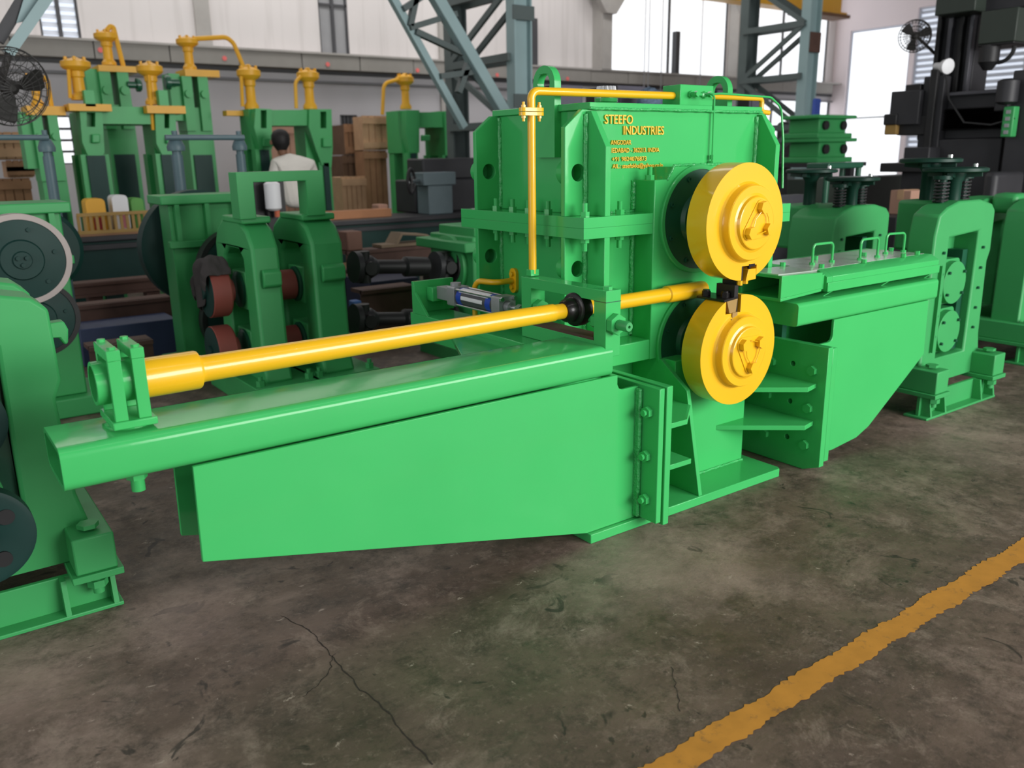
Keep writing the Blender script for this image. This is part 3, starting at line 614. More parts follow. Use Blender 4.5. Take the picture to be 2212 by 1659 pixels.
# ------------------------------------------------------------------ roll stand with two housings and red rolls
RY = 2.36
rs = thing('roll_stand', 'green roll stand with twin housings, yoke and red oxide rolls', 'mill stand', (-0.2, RY+0.35, 0))
zt = 1.10; ZR = (at(500, 627, 'y', RY+0.375).z, at(505, 752, 'y', RY+0.375).z)
def yz(pts): return [(RY+a, b) for a, b in pts]
HO = yz([(-0.04, 0.16), (0.0, 0.26), (0.03, 0.98), (0.10, 1.08), (0.20, 1.13), (0.55, 1.13), (0.66, 1.07), (0.72, 0.98), (0.74, 0.20), (0.72, 0.10)])
HI = yz([(0.20, 0.24), (0.20, 0.90), (0.27, 0.96), (0.48, 0.96), (0.55, 0.90), (0.55, 0.24)])
H1 = (at(552, 600, 'y', RY).x, at(612, 600, 'y', RY).x); H2 = (at(672, 600, 'y', RY).x, at(756, 600, 'y', RY).x)
for x0, x1 in (H1, (H2[0]+0.03, H2[1]-0.02)):
    h = part('housing', MB().prism(HO, 'x', x0, x1, [HI]), GB, rs, 0.02)
    part('shoulder_pad', MB().prism(yz([(0.0, 0.86), (-0.03, 0.84), (-0.03, 0.76), (0.0, 0.74)]), 'x', x0+0.04, x1-0.02), GB, rs, 0.008)
    part('foot_pad', MB().box(x0-0.10, x1+0.14, RY-0.12, RY+0.82, 0.0, 0.165), GB, rs, 0.006)
    for xx in (x0-0.05, x1+0.09): piece('bolt', MB().hex((0, 0, 0), (0, 0, 0.035), 0.028).cyl((0, 0, .035), (0, 0, .06), 0.014).mesh('bolt', GB), rs, (xx, RY-0.06, 0.165))
    for k, zz in enumerate(ZR):
        part('bearing_chock', MB().prism(yz([(0.25, zz-0.12), (0.50, zz-0.12), (0.50, zz+0.12), (0.25, zz+0.12)]), 'x', x0+0.02, x1-0.01), GB, rs, 0.01)
        part('bearing_cap', MB().lathe([(0.115, 0), (0.115, 0.012), (0.10, 0.02)], (x0+0.02, RY+0.375, zz), (-1, 0, 0), 32), GD, rs)
    part('top_block', MB().box(x0-0.01, x1+0.0, RY+0.12, RY+0.5, 1.12, 1.16), GB, rs, 0.01)
yk = MB(); ya, yb_ = at(509, 372, 'y', RY+0.10), at(697, 372, 'y', RY+0.10); ztop = at(600, 370, 'y', RY+0.10).z
ix0, ix1 = at(548, 400, 'y', RY+0.10).x, at(661, 400, 'y', RY+0.10).x
part('yoke', MB().prism([(ya.x, 1.15), (ya.x, ztop), (yb_.x, ztop), (yb_.x, 1.15), (ix1, 1.15), (ix1, ztop-0.06), (ix0, ztop-0.06), (ix0, 1.15)], 'y', RY+0.10, RY+0.24), GB, rs, 0.004)
for zz in ZR:
    part('roll', MB().cyl((H1[1]+0.0, RY+0.375, zz), (H2[0]+0.02, RY+0.375, zz), 0.098, n=40), RED, rs, label='red oxide painted roll')
    xr = H1[0]-0.03
    part('roll_end', MB().lathe([(0.07, 0.0), (0.07, 0.035), (0.150, 0.04), (0.158, 0.05), (0.158, 0.155), (0.154, 0.160), (0.05, 0.160)], (xr, RY+0.375, zz), (-1, 0, 0), 48), RED, rs, label='red oxide roll end disc')
    part('roll_end_face', MB().lathe([(0.152, 0), (0.152, 0.006), (0.12, 0.010), (0.04, 0.012), (0.04, 0.03)], (xr-0.158, RY+0.375, zz), (-1, 0, 0), 40), GT, rs)
def rag():
    xr = H1[0]-0.03; yc, zc = RY+0.375, ZR[0]; v = []; f = []; nu, nv = 14, 12
    for j in range(nv+1):
        a = math.radians(48-128*j/nv)                      # front side of the rim over the top to the back
        for i in range(nu+1):
            k = i/nu; R_ = 0.170+random.uniform(-.006, .012)+0.05*math.exp(-((j-6)/3)**2)*(1-abs(k-0.35))
            if k < 0.6: p = Vector((xr-0.03-0.145*k/0.6, yc-R_*math.sin(a), zc+R_*math.cos(a)))
            else:
                q = (k-0.6)/0.4; drop = q*(0.10+0.17*(j >= 4 and j <= 9))
                p = Vector((xr-0.185-0.02*math.sin(j*1.3), yc-R_*math.sin(a)*(1-0.25*q), zc+R_*math.cos(a)-drop))
            p += Vector((random.uniform(-.006, .006), random.uniform(-.006, .006), random.uniform(-.006, .006))); v.append(p)
    for j in range(nv):
        for i in range(nu): q = j*(nu+1)+i; f.append((q, q+1, q+nu+2, q+nu+1))
    o = single('rag', MB().add(v, f), CLOTH, 'crumpled dark grey rag hung over the upper red roll end', 'cloth', (xr-0.1, yc, zc+0.17), ang=180)
    s = o.modifiers.new('thick', 'SOLIDIFY'); s.thickness = 0.012; s.offset = 1; d = o.modifiers.new('sub', 'SUBSURF'); d.levels = d.render_levels = 2
rag()

# ------------------------------------------------------------------ cardan shafts and the small gear unit they drive
def cardan(lab, u0, u1, v, Yv, s):
    a, b = at(u0, v, 'y', Yv), at(u1, v-2, 'y', Yv); d = (b-a); L_ = d.length
    t = thing('cardan_shaft', lab, 'shaft', (a+b)/2, 'cardan shafts')
    part('tube', MB().lathe([(0.055*s, L_*0.22), (0.055*s, L_*0.48), (0.08*s, L_*0.50), (0.075*s, L_*0.72)], a, d, 24), DARK, t)
    for f0, sg in ((0.0, 1), (0.80, -1)):
        yk_ = part('yoke', MB().lathe([(0.12*s, L_*f0), (0.12*s, L_*(f0+0.05)), (0.07*s, L_*(f0+0.08)), (0.09*s, L_*(f0+0.16)), (0.06*s, L_*(f0+0.22))], a, d, 24), DKS, t)
        m = a+d*(f0+0.10); part('cross_pin', MB().cyl((m.x, m.y-0.13*s, m.z), (m.x, m.y+0.13*s, m.z), 0.05*s, n=16).cyl((m.x, m.y, m.z-0.12*s), (m.x, m.y, m.z+0.12*s), 0.05*s, n=16), DARK, t)
    part('end_flange', MB().cyl(a+d*0.97, b, 0.14*s, n=32), DARK, t)
cardan('upper black cardan shaft between the roll stand and small gear unit', 763, 978, 577, 2.72, 0.9)
cardan('lower black cardan shaft just above the yellow pipe', 763, 975, 690, 2.72, 0.9)
e0 = at(955, 500, 'y', 2.6); sg_ = thing('pinion_gearbox', 'small green pinion gear unit half hidden behind the tall gear unit', 'gearbox', (e0.x+0.6, 2.9, 0))
gx = at(1006, 560, 'y', 2.6).x
part('body', MB().box(gx, gx+0.75, 2.5, 3.1, 0.1, at(990, 512, 'y', 2.6).z), GB, sg_, 0.01); part('split_flange', MB().box(gx-0.10, gx+0.8, 2.45, 3.15, 0.83, 0.90), GB, sg_, 0.008)
part('cap', MB().box(gx+0.05, gx+0.7, 2.55, 3.05, 0.9, at(1000, 492, 'y', 2.6).z), GB, sg_, 0.01); part('foot', MB().box(gx-0.1, gx+0.85, 2.45, 3.15, 0, 0.1), GB, sg_)
cc = at(985, 577, 'y', 2.72); part('bearing_cap', MB().lathe([(0.23, 0), (0.23, 0.04), (0.18, 0.06), (0.12, 0.06)], (gx, 2.8, cc.z), (-1, 0, 0), 36), GB, sg_)

# ------------------------------------------------------------------ steel stock lying behind the stands
def stock(nm, lab, cat_, u0, v0, u1, v1, Yv, dy, m, zmin=None, bev=0.006, rot=0):
    e = pbox(u0, v0, u1, v1, Yv, dy, zmin)
    return single(nm, MB().box(*e), m, lab, cat_, ((e[0]+e[1])/2, (e[2]+e[3])/2, e[4]), bev=bev)
def channel(lab, u0, u1, v0, v1, Yv, m, zmin=None):
    x0, x1, _, _, z0, z1 = pbox(u0, v0, u1, v1, Yv, 0.3, zmin); h = z1-z0; tt = min(0.03, h*0.2)
    t = thing('steel_channel', lab, 'steel section', ((x0+x1)/2, Yv+0.15, z0), 'steel sections on the floor')
    part('web', MB().box(x0, x1, Yv+0.03, Yv+0.05, z0, z1), m, t)
    for z in (z0, z1-tt): part('flange', MB().box(x0, x1, Yv, Yv+0.22, z, z+tt), m, t)
channel('brown steel channel under the bed left of the middle gearbox', 150, 372, 606, 636, 5.2, RUST)
for x in (at(205, 650, 'y', 5.3).x, at(330, 650, 'y', 5.3).x):
    e = pbox(190, 636, 210, 720, 5.3, 0.15, 0); single('timber_packer', MB().box(x-0.05, x+0.06, 5.26, 5.40, 0, at(200, 637, 'y', 5.2).z-0.03), RUST, 'dark packing block under the brown channel, '+('left one' if x < -0.6 else 'right one'), 'block', (x, 5.33, 0))
channel('lower brown steel channel lying nearest the floor on the left', 150, 380, 652, 690, 4.7, RUST, 0.0)
stock('blue_sheet_stack', 'stack of dull blue sheets on the floor left of the middle gearbox', 'sheets', 172, 700, 385, 735, 4.3, 0.36, mat('dull_blue_paint', (0.03, 0.045, 0.10, 1), 0.6, var=0.3), 0.0)
channel('dark brown steel section on the floor before the blue sheets', 195, 335, 742, 790, 3.7, RUST, 0.0)
channel('wide rusty brown beam behind the cardan shafts', 752, 965, 535, 582, 4.6, RUST)
for x in (1.0, 2.0): single('steel_trestle', MB().box(x, x+0.08, 4.62, 4.80, 0, at(850, 582, 'y', 4.6).z), DARK, 'dark trestle post under the wide rusty beam, '+('left one' if x < 1.5 else 'right one'), 'trestle', (x, 4.7, 0))
zb4 = at(850, 535, 'y', 4.6).z
stock('brown_block', 'square brown block standing on the wide rusty beam', 'block', 750, 500, 783, 540, 4.62, 0.19, mat('brown_block_paint', (0.17, 0.085, 0.06, 1), 0.7, var=0.2), zb4, 0.01)
x0 = at(845, 530, 'y', 4.62).x
BRD = mat('tan_board', (0.20, 0.145, 0.095, 1), 0.8, var=0.2)
tb = thing('bent_board', 'tan bent board resting on flat boards on the rusty beam', 'board', (x0+0.3, 4.7, zb4))
part('board', MB().prism([(x0-0.1, zb4), (x0+0.62, zb4), (x0+0.62, zb4+0.03), (x0-0.1, zb4+0.03)], 'y', 4.62, 4.82), BRD, tb, 0.003)
part('folded_sheet', MB().prism([(x0+0.05, zb4+0.03), (x0+0.12, zb4+0.13), (x0+0.40, zb4+0.10), (x0+0.50, zb4+0.03), (x0+0.47, zb4+0.03), (x0+0.38, zb4+0.085), (x0+0.13, zb4+0.11), (x0+0.08, zb4+0.03)], 'y', 4.62, 4.84), BRD, tb)
stock('blue_sheet_stack', 'dull blue sheets on the floor below the cardan shaft', 'sheets', 800, 604, 905, 650, 4.0, 0.5, mat('dark_blue_paint', (0.02, 0.025, 0.055, 1), 0.6, var=0.3), 0.0)
channel('open ended brown box section between the cardan shafts', 785, 900, 622, 690, 3.55, RUST, 0.0)
stock('blue_can', 'small bright blue can on the floor by the roll stand', 'can', 764, 650, 782, 672, 3.5, 0.09, mat('bright_blue_paint', (0.05, 0.14, 0.38, 1), 0.5), 0.0, 0.01)

# ------------------------------------------------------------------ the man in the white shirt
def man():
    Yv = 7.0; hx = at(613, 310, 'y', Yv).x; sx = at(638, 345, 'y', Yv).x; bx = at(640, 420, 'y', Yv).x
    t = thing('person', 'man in an off white shirt seen from behind before a green portal frame', 'person', (bx, Yv, 0))
    def skin(name, pts, edges, m, sub=2):
        me = bpy.data.meshes.new(name); me.from_pydata([Vector(p[0])-Vector((bx, Yv, 0)) for p in pts], edges, []); o = link(name, me, t)
        s = o.modifiers.new('skin', 'SKIN'); d = o.modifiers.new('sub', 'SUBSURF'); d.levels = d.render_levels = sub
        for v_, p in zip(me.skin_vertices[0].data, pts): v_.radius = (p[1], p[2] if len(p) > 2 else p[1])
        me.skin_vertices[0].data[0].use_root = True; me.materials.append(m); me.shade_smooth(); return o
    zs = at(635, 337, 'y', Yv).z
    skin('shirt', [((bx, Yv, 0.92), .17, .13), ((bx, Yv, 1.10), .19, .14), ((bx-0.02, Yv+0.03, 1.32), .21, .15), ((sx-0.03, Yv+0.06, zs-0.12), .20, .13), ((hx+0.03, Yv+0.08, zs+0.0), .07, .07),
         ((sx-0.21, Yv+0.06, zs-0.10), .085), ((sx-0.29, Yv+0.05, zs-0.38), .07), ((sx+0.20, Yv+0.06, zs-0.11), .085), ((sx+0.27, Yv+0.06, zs-0.38), .07)],
         [(0, 1), (1, 2), (2, 3), (3, 4), (3, 5), (5, 6), (3, 7), (7, 8)], SHIRT)
    skin('body', [((bx, Yv, 0.95), .15, .12), ((bx-0.09, Yv, 0.52), .075), ((bx-0.10, Yv, 0.10), .055), ((bx-0.10, Yv+0.12, 0.05), .045), ((bx+0.09, Yv, 0.52), .075), ((bx+0.10, Yv, 0.10), .055), ((bx+0.10, Yv+0.12, 0.05), .045)],
         [(0, 1), (1, 2), (2, 3), (0, 4), (4, 5), (5, 6)], TROU)
    hz = at(613, 305, 'y', Yv).z
    skin('head', [((hx+0.02, Yv+0.08, zs-0.02), .052), ((hx+0.01, Yv+0.09, hz-0.09), .055), ((hx, Yv+0.10, hz-0.02), .085, .095), ((hx, Yv+0.11, hz+0.06), .085, .095), ((hx, Yv+0.12, hz+0.10), .06)], [(0, 1), (1, 2), (2, 3), (3, 4)], SKIN)
    hb = MB(); n = 14
    hair = MB().lathe([(0.055, -0.10), (0.093, -0.04), (0.106, 0.02), (0.102, 0.07), (0.075, 0.115), (0.03, 0.135)], (hx, Yv+0.085, hz), (0, 0.08, 1), 20); part('hair', hair, HAIR, t, ang=180)
    for s in (-1, 1): part('ear', MB().lathe([(0.005, -0.03), (0.018, -0.02), (0.022, 0), (0.016, 0.02), (0.004, 0.03)], (hx+s*0.098, Yv+0.12, hz-0.01), (0, 0, 1), 10), SKIN, t)
    for s in (-1, 1):
        ex = sx+s*0.28; skin('forearm', [((ex, Yv+0.05, zs-0.36), .05), ((ex-s*0.06, Yv+0.22, zs-0.52), .038), ((ex-s*0.09, Yv+0.31, zs-0.55), .04, .025), ((ex-s*0.10, Yv+0.40, zs-0.57), .03, .018)], [(0, 1), (1, 2), (2, 3)], SKIN)
man()

# ------------------------------------------------------------------ wall fans
def fan(lab, u, v, rp, pl, Yv, axis, mount, off):
    c = at(u, v, pl, Yv); R_ = px2m(rp, c); ax = Vector(axis).normalized()
    t = thing('cage_fan', lab, 'fan', c)
    e1 = ax.cross(Vector((0, 0, 1))).normalized(); e2 = e1.cross(ax)
    ringp = lambda r, h: [c+ax*h+(e1*math.cos(a)+e2*math.sin(a))*r for a in [2*PI*i/32 for i in range(33)]]
    wire = max(0.003, R_*0.012)
    for r, h in ((R_, 0), (R_*0.97, R_*0.14), (R_*0.82, R_*0.26), (R_*0.62, R_*0.33), (R_*0.42, R_*0.37), (R_*0.22, R_*0.39), (R_*0.9, -R_*0.16), (R_*0.6, -R_*0.26)):
        part('cage_ring', MB().tube(ringp(r, h), wire*(1.6 if h == 0 else 1), 5), RUBB, t)
    for k in range(28):
        a = 2*PI*k/28; d = e1*math.cos(a)+e2*math.sin(a)
        part('cage_wire', MB().tube([c+d*R_*r+ax*R_*h for r, h in ((0.15, 0.395), (0.42, 0.37), (0.82, 0.26), (1.0, 0.02), (0.9, -0.16), (0.6, -0.26), (0.2, -0.3))], wire*0.75, 4), RUBB, t)
    part('motor', MB().lathe([(R_*0.12, -R_*0.75), (R_*0.22, -R_*0.7), (R_*0.22, -R_*0.2), (R_*0.16, -R_*0.1)], c, ax, 20), RUBB, t)
    hb = part('blade_hub', MB().lathe([(R_*0.2, -R_*0.08), (R_*0.2, R_*0.08), (R_*0.08, R_*0.16)], c, ax, 20), RUBB, t)
    for k in range(3):
        a = 2*PI*k/3+0.75; d = e1*math.cos(a)+e2*math.sin(a); q = ax.cross(d)
        v_ = []
        for r, w, tw in ((0.17, 0.10, 0.09), (0.45, 0.22, 0.08), (0.75, 0.30, 0.06), (0.90, 0.24, 0.05)):
            for s in (-1, 1):
                for th in (-0.008, 0.008): v_.append(c+d*R_*r+q*R_*w*s+ax*R_*(tw*s+th))
        f_ = []
        for i in range(3):
            b0 = i*4; f_ += [(b0, b0+2, b0+6, b0+4), (b0+1, b0+5, b0+7, b0+3), (b0, b0+4, b0+5, b0+1), (b0+2, b0+3, b0+7, b0+6)]
        f_ += [(0, 1, 3, 2), (12, 14, 15, 13)]
        part('fan_blade', MB().add(v_, f_), RUBB, t)
    m = at(*mount, pl, Yv+off)
    part('bracket', MB().bar(c-ax*R_*0.5, m, R_*0.14, R_*0.14), RUBB, t)
    return t
fan('big dark cage fan hanging from the brace at the top left', 22, 188, 82, 'y', 4.3, (0.30, -0.92, -0.25), (20, 112), 0.3)
fan('small dark cage fan by the boring machine at the right', 1976, 78, 33, 'x', 6.3, (-0.85, -0.35, -0.15), (2022, 118), 0.36)

# ------------------------------------------------------------------ mill stands with windows (left front, right, back right, far right)
def millstand(lab, cx_, y0, s=1.0, second=True, wheel=False, chocks=True, zt=1.20, bolts=True, dep=0.20):
    t = thing('mill_stand', lab, 'mill stand', (cx_, y0+0.3, 0), 'green mill stands')
    X = lambda p: [(cx_+a*s, b) for a, b in p]
    out = X([(-0.40, 0.16), (-0.33, 0.27), (-0.325, zt-0.17), (-0.30, zt-0.06), (-0.22, zt-0.02), (-0.10, zt+0.01), (0.14, zt+0.01), (0.28, zt-0.02), (0.325, zt-0.06), (0.33, zt-0.30), (0.305, zt-0.36), (0.32, 0.40), (0.35, 0.27), (0.42, 0.16)])
    win = X([(-0.165, 0.31), (-0.165, zt-0.19), (0.165, zt-0.17), (0.155, 0.31)])
    for k in range(2 if second else 1):
        yy = y0+k*0.42
        part('housing', MB().prism(out, 'y', yy, yy+dep, [win]), GB, t, 0.012)
        for zz in (0.45, 0.57, 0.69, 0.81, 0.93):
            for xx in (-0.225, 0.22):
                if k == 0 and bolts: part('bolt', MB().hex((cx_+xx, yy, zz), (cx_+xx, yy-0.014, zz), 0.0085), GD, t)
    for zz in ((0.74, 0.45) if chocks else ()):
        part('chock', MB().prism(rrect(cx_-0.16, cx_+0.10, zz-0.13, zz+0.135, 0.03), 'y', y0+0.06, y0+0.19), GB, t, 0.004)
        part('chock_cover', MB().prism(circ(cx_-0.01, zz, 0.125, 36), 'y', y0+0.02, y0+0.06), GB, t, 0.008)
        for a in (0.6, 2.5, 3.8, 5.6): part('cover_bolt', MB().hex((cx_-0.01+0.105*math.cos(a), y0+0.02, zz+0.105*math.sin(a)), (cx_-0.01+0.105*math.cos(a), y0+0.006, zz+0.105*math.sin(a)), 0.009), GD, t)
    part('packing_block', MB().box(cx_+0.10, cx_+0.155, y0+0.05, y0+0.19, 0.32, 0.92), GD, t)
    part('guide_bar', MB().box(cx_-0.25, cx_-0.235, y0-0.02, y0, 0.36, 0.86), GB, t)
    for k, sx in enumerate((-1, 1)):
        ft = part('foot_block', MB().box(cx_+sx*0.33-0.065, cx_+sx*0.33+0.065, y0-0.14, y0+0.60, 0.16, 0.29), GB, t, 0.006)
        part('base_plate', MB().box(cx_+sx*0.33-0.08, cx_+sx*0.33+0.08, y0-0.15, y0+0.62, 0.135, 0.16), GB, t, 0.003)
        part('anchor_nut', MB().hex((cx_+sx*0.33, y0-0.07, 0.30), (cx_+sx*0.33, y0-0.07, 0.315), 0.035), GB, t)
        part('anchor_bolt', MB().cyl((cx_+sx*0.33, y0-0.1, 0.135), (cx_+sx*0.33, y0-0.1, 0.07), 0.018).hex((cx_+sx*0.33, y0-0.1, 0.12), (cx_+sx*0.33, y0-0.1, 0.095), 0.033), GB, t)
    for yy in (y0-0.05, y0+0.62):
        part('base_beam', MB().box(cx_-0.38, cx_+0.38, yy, yy+0.02, 0.012, 0.135).box(cx_-0.40, cx_+0.40, yy-0.06, yy+0.08, 0, 0.014), GB, t, 0.003)
    for xx in (-0.36, -0.20, 0.22, 0.37): part('gusset', MB().prism([(y0-0.11, 0.014), (y0-0.05, 0.014), (y0-0.05, 0.135), (y0-0.09, 0.135)], 'x', cx_+xx, cx_+xx+0.016), GB, t)
    if second: part('top_hump', MB().prism(X([(-0.12, zt-0.1), (-0.12, zt+0.04), (0.06, zt+0.045), (0.06, zt-0.1)]), 'y', y0+0.22, y0+0.40), GB, t, 0.03)
    for yw, dz in (((y0+0.10, 0.0), (y0+0.30 if dep < 0.2 else y0+0.40, 0.05)) if wheel else ()):
        zb = zt; xo = 0.0 if dz == 0 else (0.09 if dep < 0.2 else -0.03)
        if dz and not second: part('rear_pedestal', MB().box(cx_-0.17 if dep > 0.2 else cx_-0.02, cx_+0.2, y0+dep-0.02, y0+dep+0.26, zt-0.30, zt), GB, t, 0.02)
        for xx in ((-0.13, 0.11) if dz == 0 else ()):
            part('spring_post', MB().cyl((cx_+xx, yw, zb), (cx_+xx, yw, zb+0.15), 0.026), GW, t)
            hel = [(cx_+xx+0.036*math.cos(q), yw+0.036*math.sin(q), zb+0.010*q/PI*0.95) for q in [i*PI/5 for i in range(66)]]
            part('coil_spring', MB().tube(hel, 0.007, 6), DARK, t)
            part('spring_cap', MB().cyl((cx_+xx, yw, zb+0.128), (cx_+xx, yw, zb+0.148), 0.05), GW, t)
        zw = zb+0.165+dz
        part('spindle', MB().lathe([(0.042, 0), (0.042, 0.11+dz), (0.065, 0.15+dz), (0.065, 0.165+dz)], (cx_+xo, yw, zb), (0, 0, 1), 24), GW, t)
        w = part('handwheel', MB().lathe([(0.155, 0), (0.172, 0.006), (0.172, 0.022), (0.155, 0.028), (0.02, 0.028)], (cx_+xo, yw, zw), (0, 0, 1), 48), GW, t)
        for k in range(4): a = k*PI/2+0.3; part('spoke_rib', MB().bar((cx_+xo, yw, zw-0.02), (cx_+xo+0.14*math.cos(a), yw+0.14*math.sin(a), zw-0.008), 0.03, 0.03), GW, w)
        part('rim_stop', MB().cyl((cx_+xo+0.145, yw-0.04, zw+0.025), (cx_+xo+0.145, yw-0.04, zw+0.045), 0.014), CHR, w)
    return t
millstand('green mill stand with round chock covers right of the delivery trough', 2.74, -0.16, second=False, dep=0.16, wheel=True)
millstand('green mill stand directly behind the polished trough lid', 3.01, 0.66, chocks=False, second=False, dep=0.34, wheel=True, zt=1.13)
millstand('green mill stand cut off by the right edge', 4.48, 0.08, chocks=True, zt=1.13)
lm = millstand('large green mill stand with dark wheels at the left edge', -2.20, 0.46, chocks=True, zt=1.10, bolts=False)
for cz_, r, yy in ((0.745, 0.135, 0.33), (0.40, 0.155, 0.27)):
    w = part('wheel', MB().lathe([(r*0.3, -0.03), (r, -0.03), (r, 0.03), (r*0.9, 0.035), (r*0.35, 0.02), (r*0.3, 0.05), (r*0.1, 0.05)], (-2.185, yy, cz_), (0, -1, 0), 48), GT, lm, label='dark teal wheel')
    for k in range(4):
        a = k*PI/2+0.6; part('wheel_recess', MB().cyl((-2.185+r*0.62*math.cos(a), yy-0.026, cz_+r*0.62*math.sin(a)), (-2.185+r*0.62*math.cos(a), yy-0.034, cz_+r*0.62*math.sin(a)), r*0.16), DARK, w)
    part('wheel_shaft', MB().cyl((-2.185, yy, cz_), (-2.185, 0.50, cz_), r*0.3), DARK, lm)
hk = pp([(96, 700), (138, 694), (148, 712), (148, 742), (140, 746), (128, 730), (96, 732)], 0.6)
part('hook_arm', MB().prism(hk, 'y', 0.60, 0.66), GB, lm, 0.012)

# ------------------------------------------------------------------ far right: boring machine and goods
BMY = 3.0
bm_ = thing('boring_machine', 'huge dark vertical boring machine filling the upper right corner', 'machine tool', (6.6, at(2060, 380, 'x', 6.6).y, 0))
BMX = 6.4
def pboxx(u0, v0, u1, v1, X, dx, zmin=None):
    vm = (v0+v1)/2; um = (u0+u1)/2
    y0, y1 = at(u1, vm, 'x', X).y, at(u0, vm, 'x', X).y; z1 = at(um, v0, 'x', X).z; z0 = at(um, v1, 'x', X).z if zmin is None else zmin
    return (X, X+dx, y0, y1, z0, z1)
def bp_(nm, u0, v0, u1, v1, dxx, dep, m, zmin=None, bev=0.01, lab=None):
    e = pboxx(u0, v0, u1, v1, BMX+dxx, dep, zmin); o = part(nm, MB().box(*e), m, bm_, bev)
    if lab: o['label'] = lab
    return e
bp_('column', 2012, -60, 2100, 380, 0.25, 0.3, DKS, 0.0)
for u in (2022, 2046, 2070, 2092): bp_('slideway', u, -60, u+9, 205, 0.18, 0.07, STEELP if u in (2046, 2092) else DARK)
bp_('cross_rail', 1985, 198, 2175, 300, 0.0, 0.3, DKS); bp_('cross_rail', 2030, 196, 2170, 205, -0.05, 0.2, STEELP)
e = pboxx(2038, 232, 2160, 280, BMX-0.06, 0.05)
for k in range(9): z = e[4]+(e[5]-e[4])*k/9; part('bellows_fold', MB().prism([(BMX-0.02, z), (BMX-0.09, z+(e[5]-e[4])/18), (BMX-0.02, z+(e[5]-e[4])/9)], 'y', e[2], e[3]), BLK, bm_)
bp_('head_slide', 1985, 165, 2030, 375, -0.12, 0.12, DKS); bp_('head_slide', 1998, 150, 2014, 375, -0.16, 0.05, DARK)
bp_('tool_head', 1922, 196, 1985, 270, -0.2, 0.4, DKS); bp_('tool_head', 1955, 182, 1988, 200, -0.15, 0.3, DARK); bp_('tool_head', 1938, 250, 2000, 292, -0.15, 0.3, DARK)
bp_('tool_turret', 1908, 246, 1936, 270, -0.22, 0.3, DARK); bp_('tool_holder', 1910, 268, 1936, 291, -0.2, 0.2, IRONY, lab='ochre tool holder')
bp_('chuck_base', 1950, 318, 2005, 380, -0.3, 0.7, DKS, 0.4); bp_('table', 1900, 352, 2000, 372, -0.4, 0.9, DARK); bp_('base_casting', 2000, 300, 2160, 380, -0.1, 0.9, DKS, 0.0)
bp_('motor_box', 2150, 175, 2180, 240, -0.25, 0.3, DKS); bp_('motor_box', 2178, 150, 2260, 330, -0.2, 0.5, DKS, 0.0)
c = at(2178, 185, 'x', BMX-0.3); part('motor_drum', MB().lathe([(0.05, 0), (0.09, 0.02), (0.09, 0.2), (0.05, 0.22)], (c.x, c.y, c.z-0.16), (0, 0, 1), 24), DKS, bm_)
e = bp_('control_panel', 2164, 230, 2188, 296, -0.32, 0.1, GB, lab='green control panel with small plates')
for k in range(4): z = e[4]+(e[5]-e[4])*(0.1+0.22*k); part('name_plate', MB().box(e[0]-0.01, e[0], e[2]+0.03, e[3]-0.03, z, z+(e[5]-e[4])*0.12), ALU, bm_)
bp_('control_cabinet', 2116, 20, 2196, 92, -0.1, 0.5, OLV, lab='olive hanging control cabinet'); bp_('cabinet_base', 2112, 88, 2190, 98, -0.08, 0.4, DARK)
bp_('top_box', 2022, -30, 2108, 28, -0.1, 0.6, OLV); bp_('hanging_arm', 2100, -30, 2240, 20, 0.1, 0.3, DKS)
c = at(2138, 110, 'x', BMX); part('cable_loop', MB().tube([(BMX, c.y-0.10+0.12*math.cos(a), c.z+0.02+0.13*math.sin(a)) for a in [PI+i*PI/12 for i in range(13)]], 0.02, 8), DARK, bm_)
part('hanging_plug', MB().lathe([(0.03, 0.1), (0.09, 0.05), (0.09, -0.1), (0.04, -0.17)], (BMX, c.y+0.0, c.z), (0, 0, 1), 16), DARK, bm_)
c = at(2040, 143, 'x', BMX-0.3)
lm2 = part('work_lamp', MB().lathe([(0.03, -0.12), (0.035, -0.05), (0.06, 0.0), (0.07, 0.05), (0.06, 0.055)], c, (-0.35, -0.9, -0.1), 20), WHT, bm_, label='white work lamp')
part('lamp_cable', MB().tube([c, c+Vector((0, -0.08, -0.3)), c+Vector((0, -0.25, -0.52)), c+Vector((0, -0.5, -0.55)), c+Vector((0, -0.7, -0.5))], 0.01, 6), DARK, bm_)

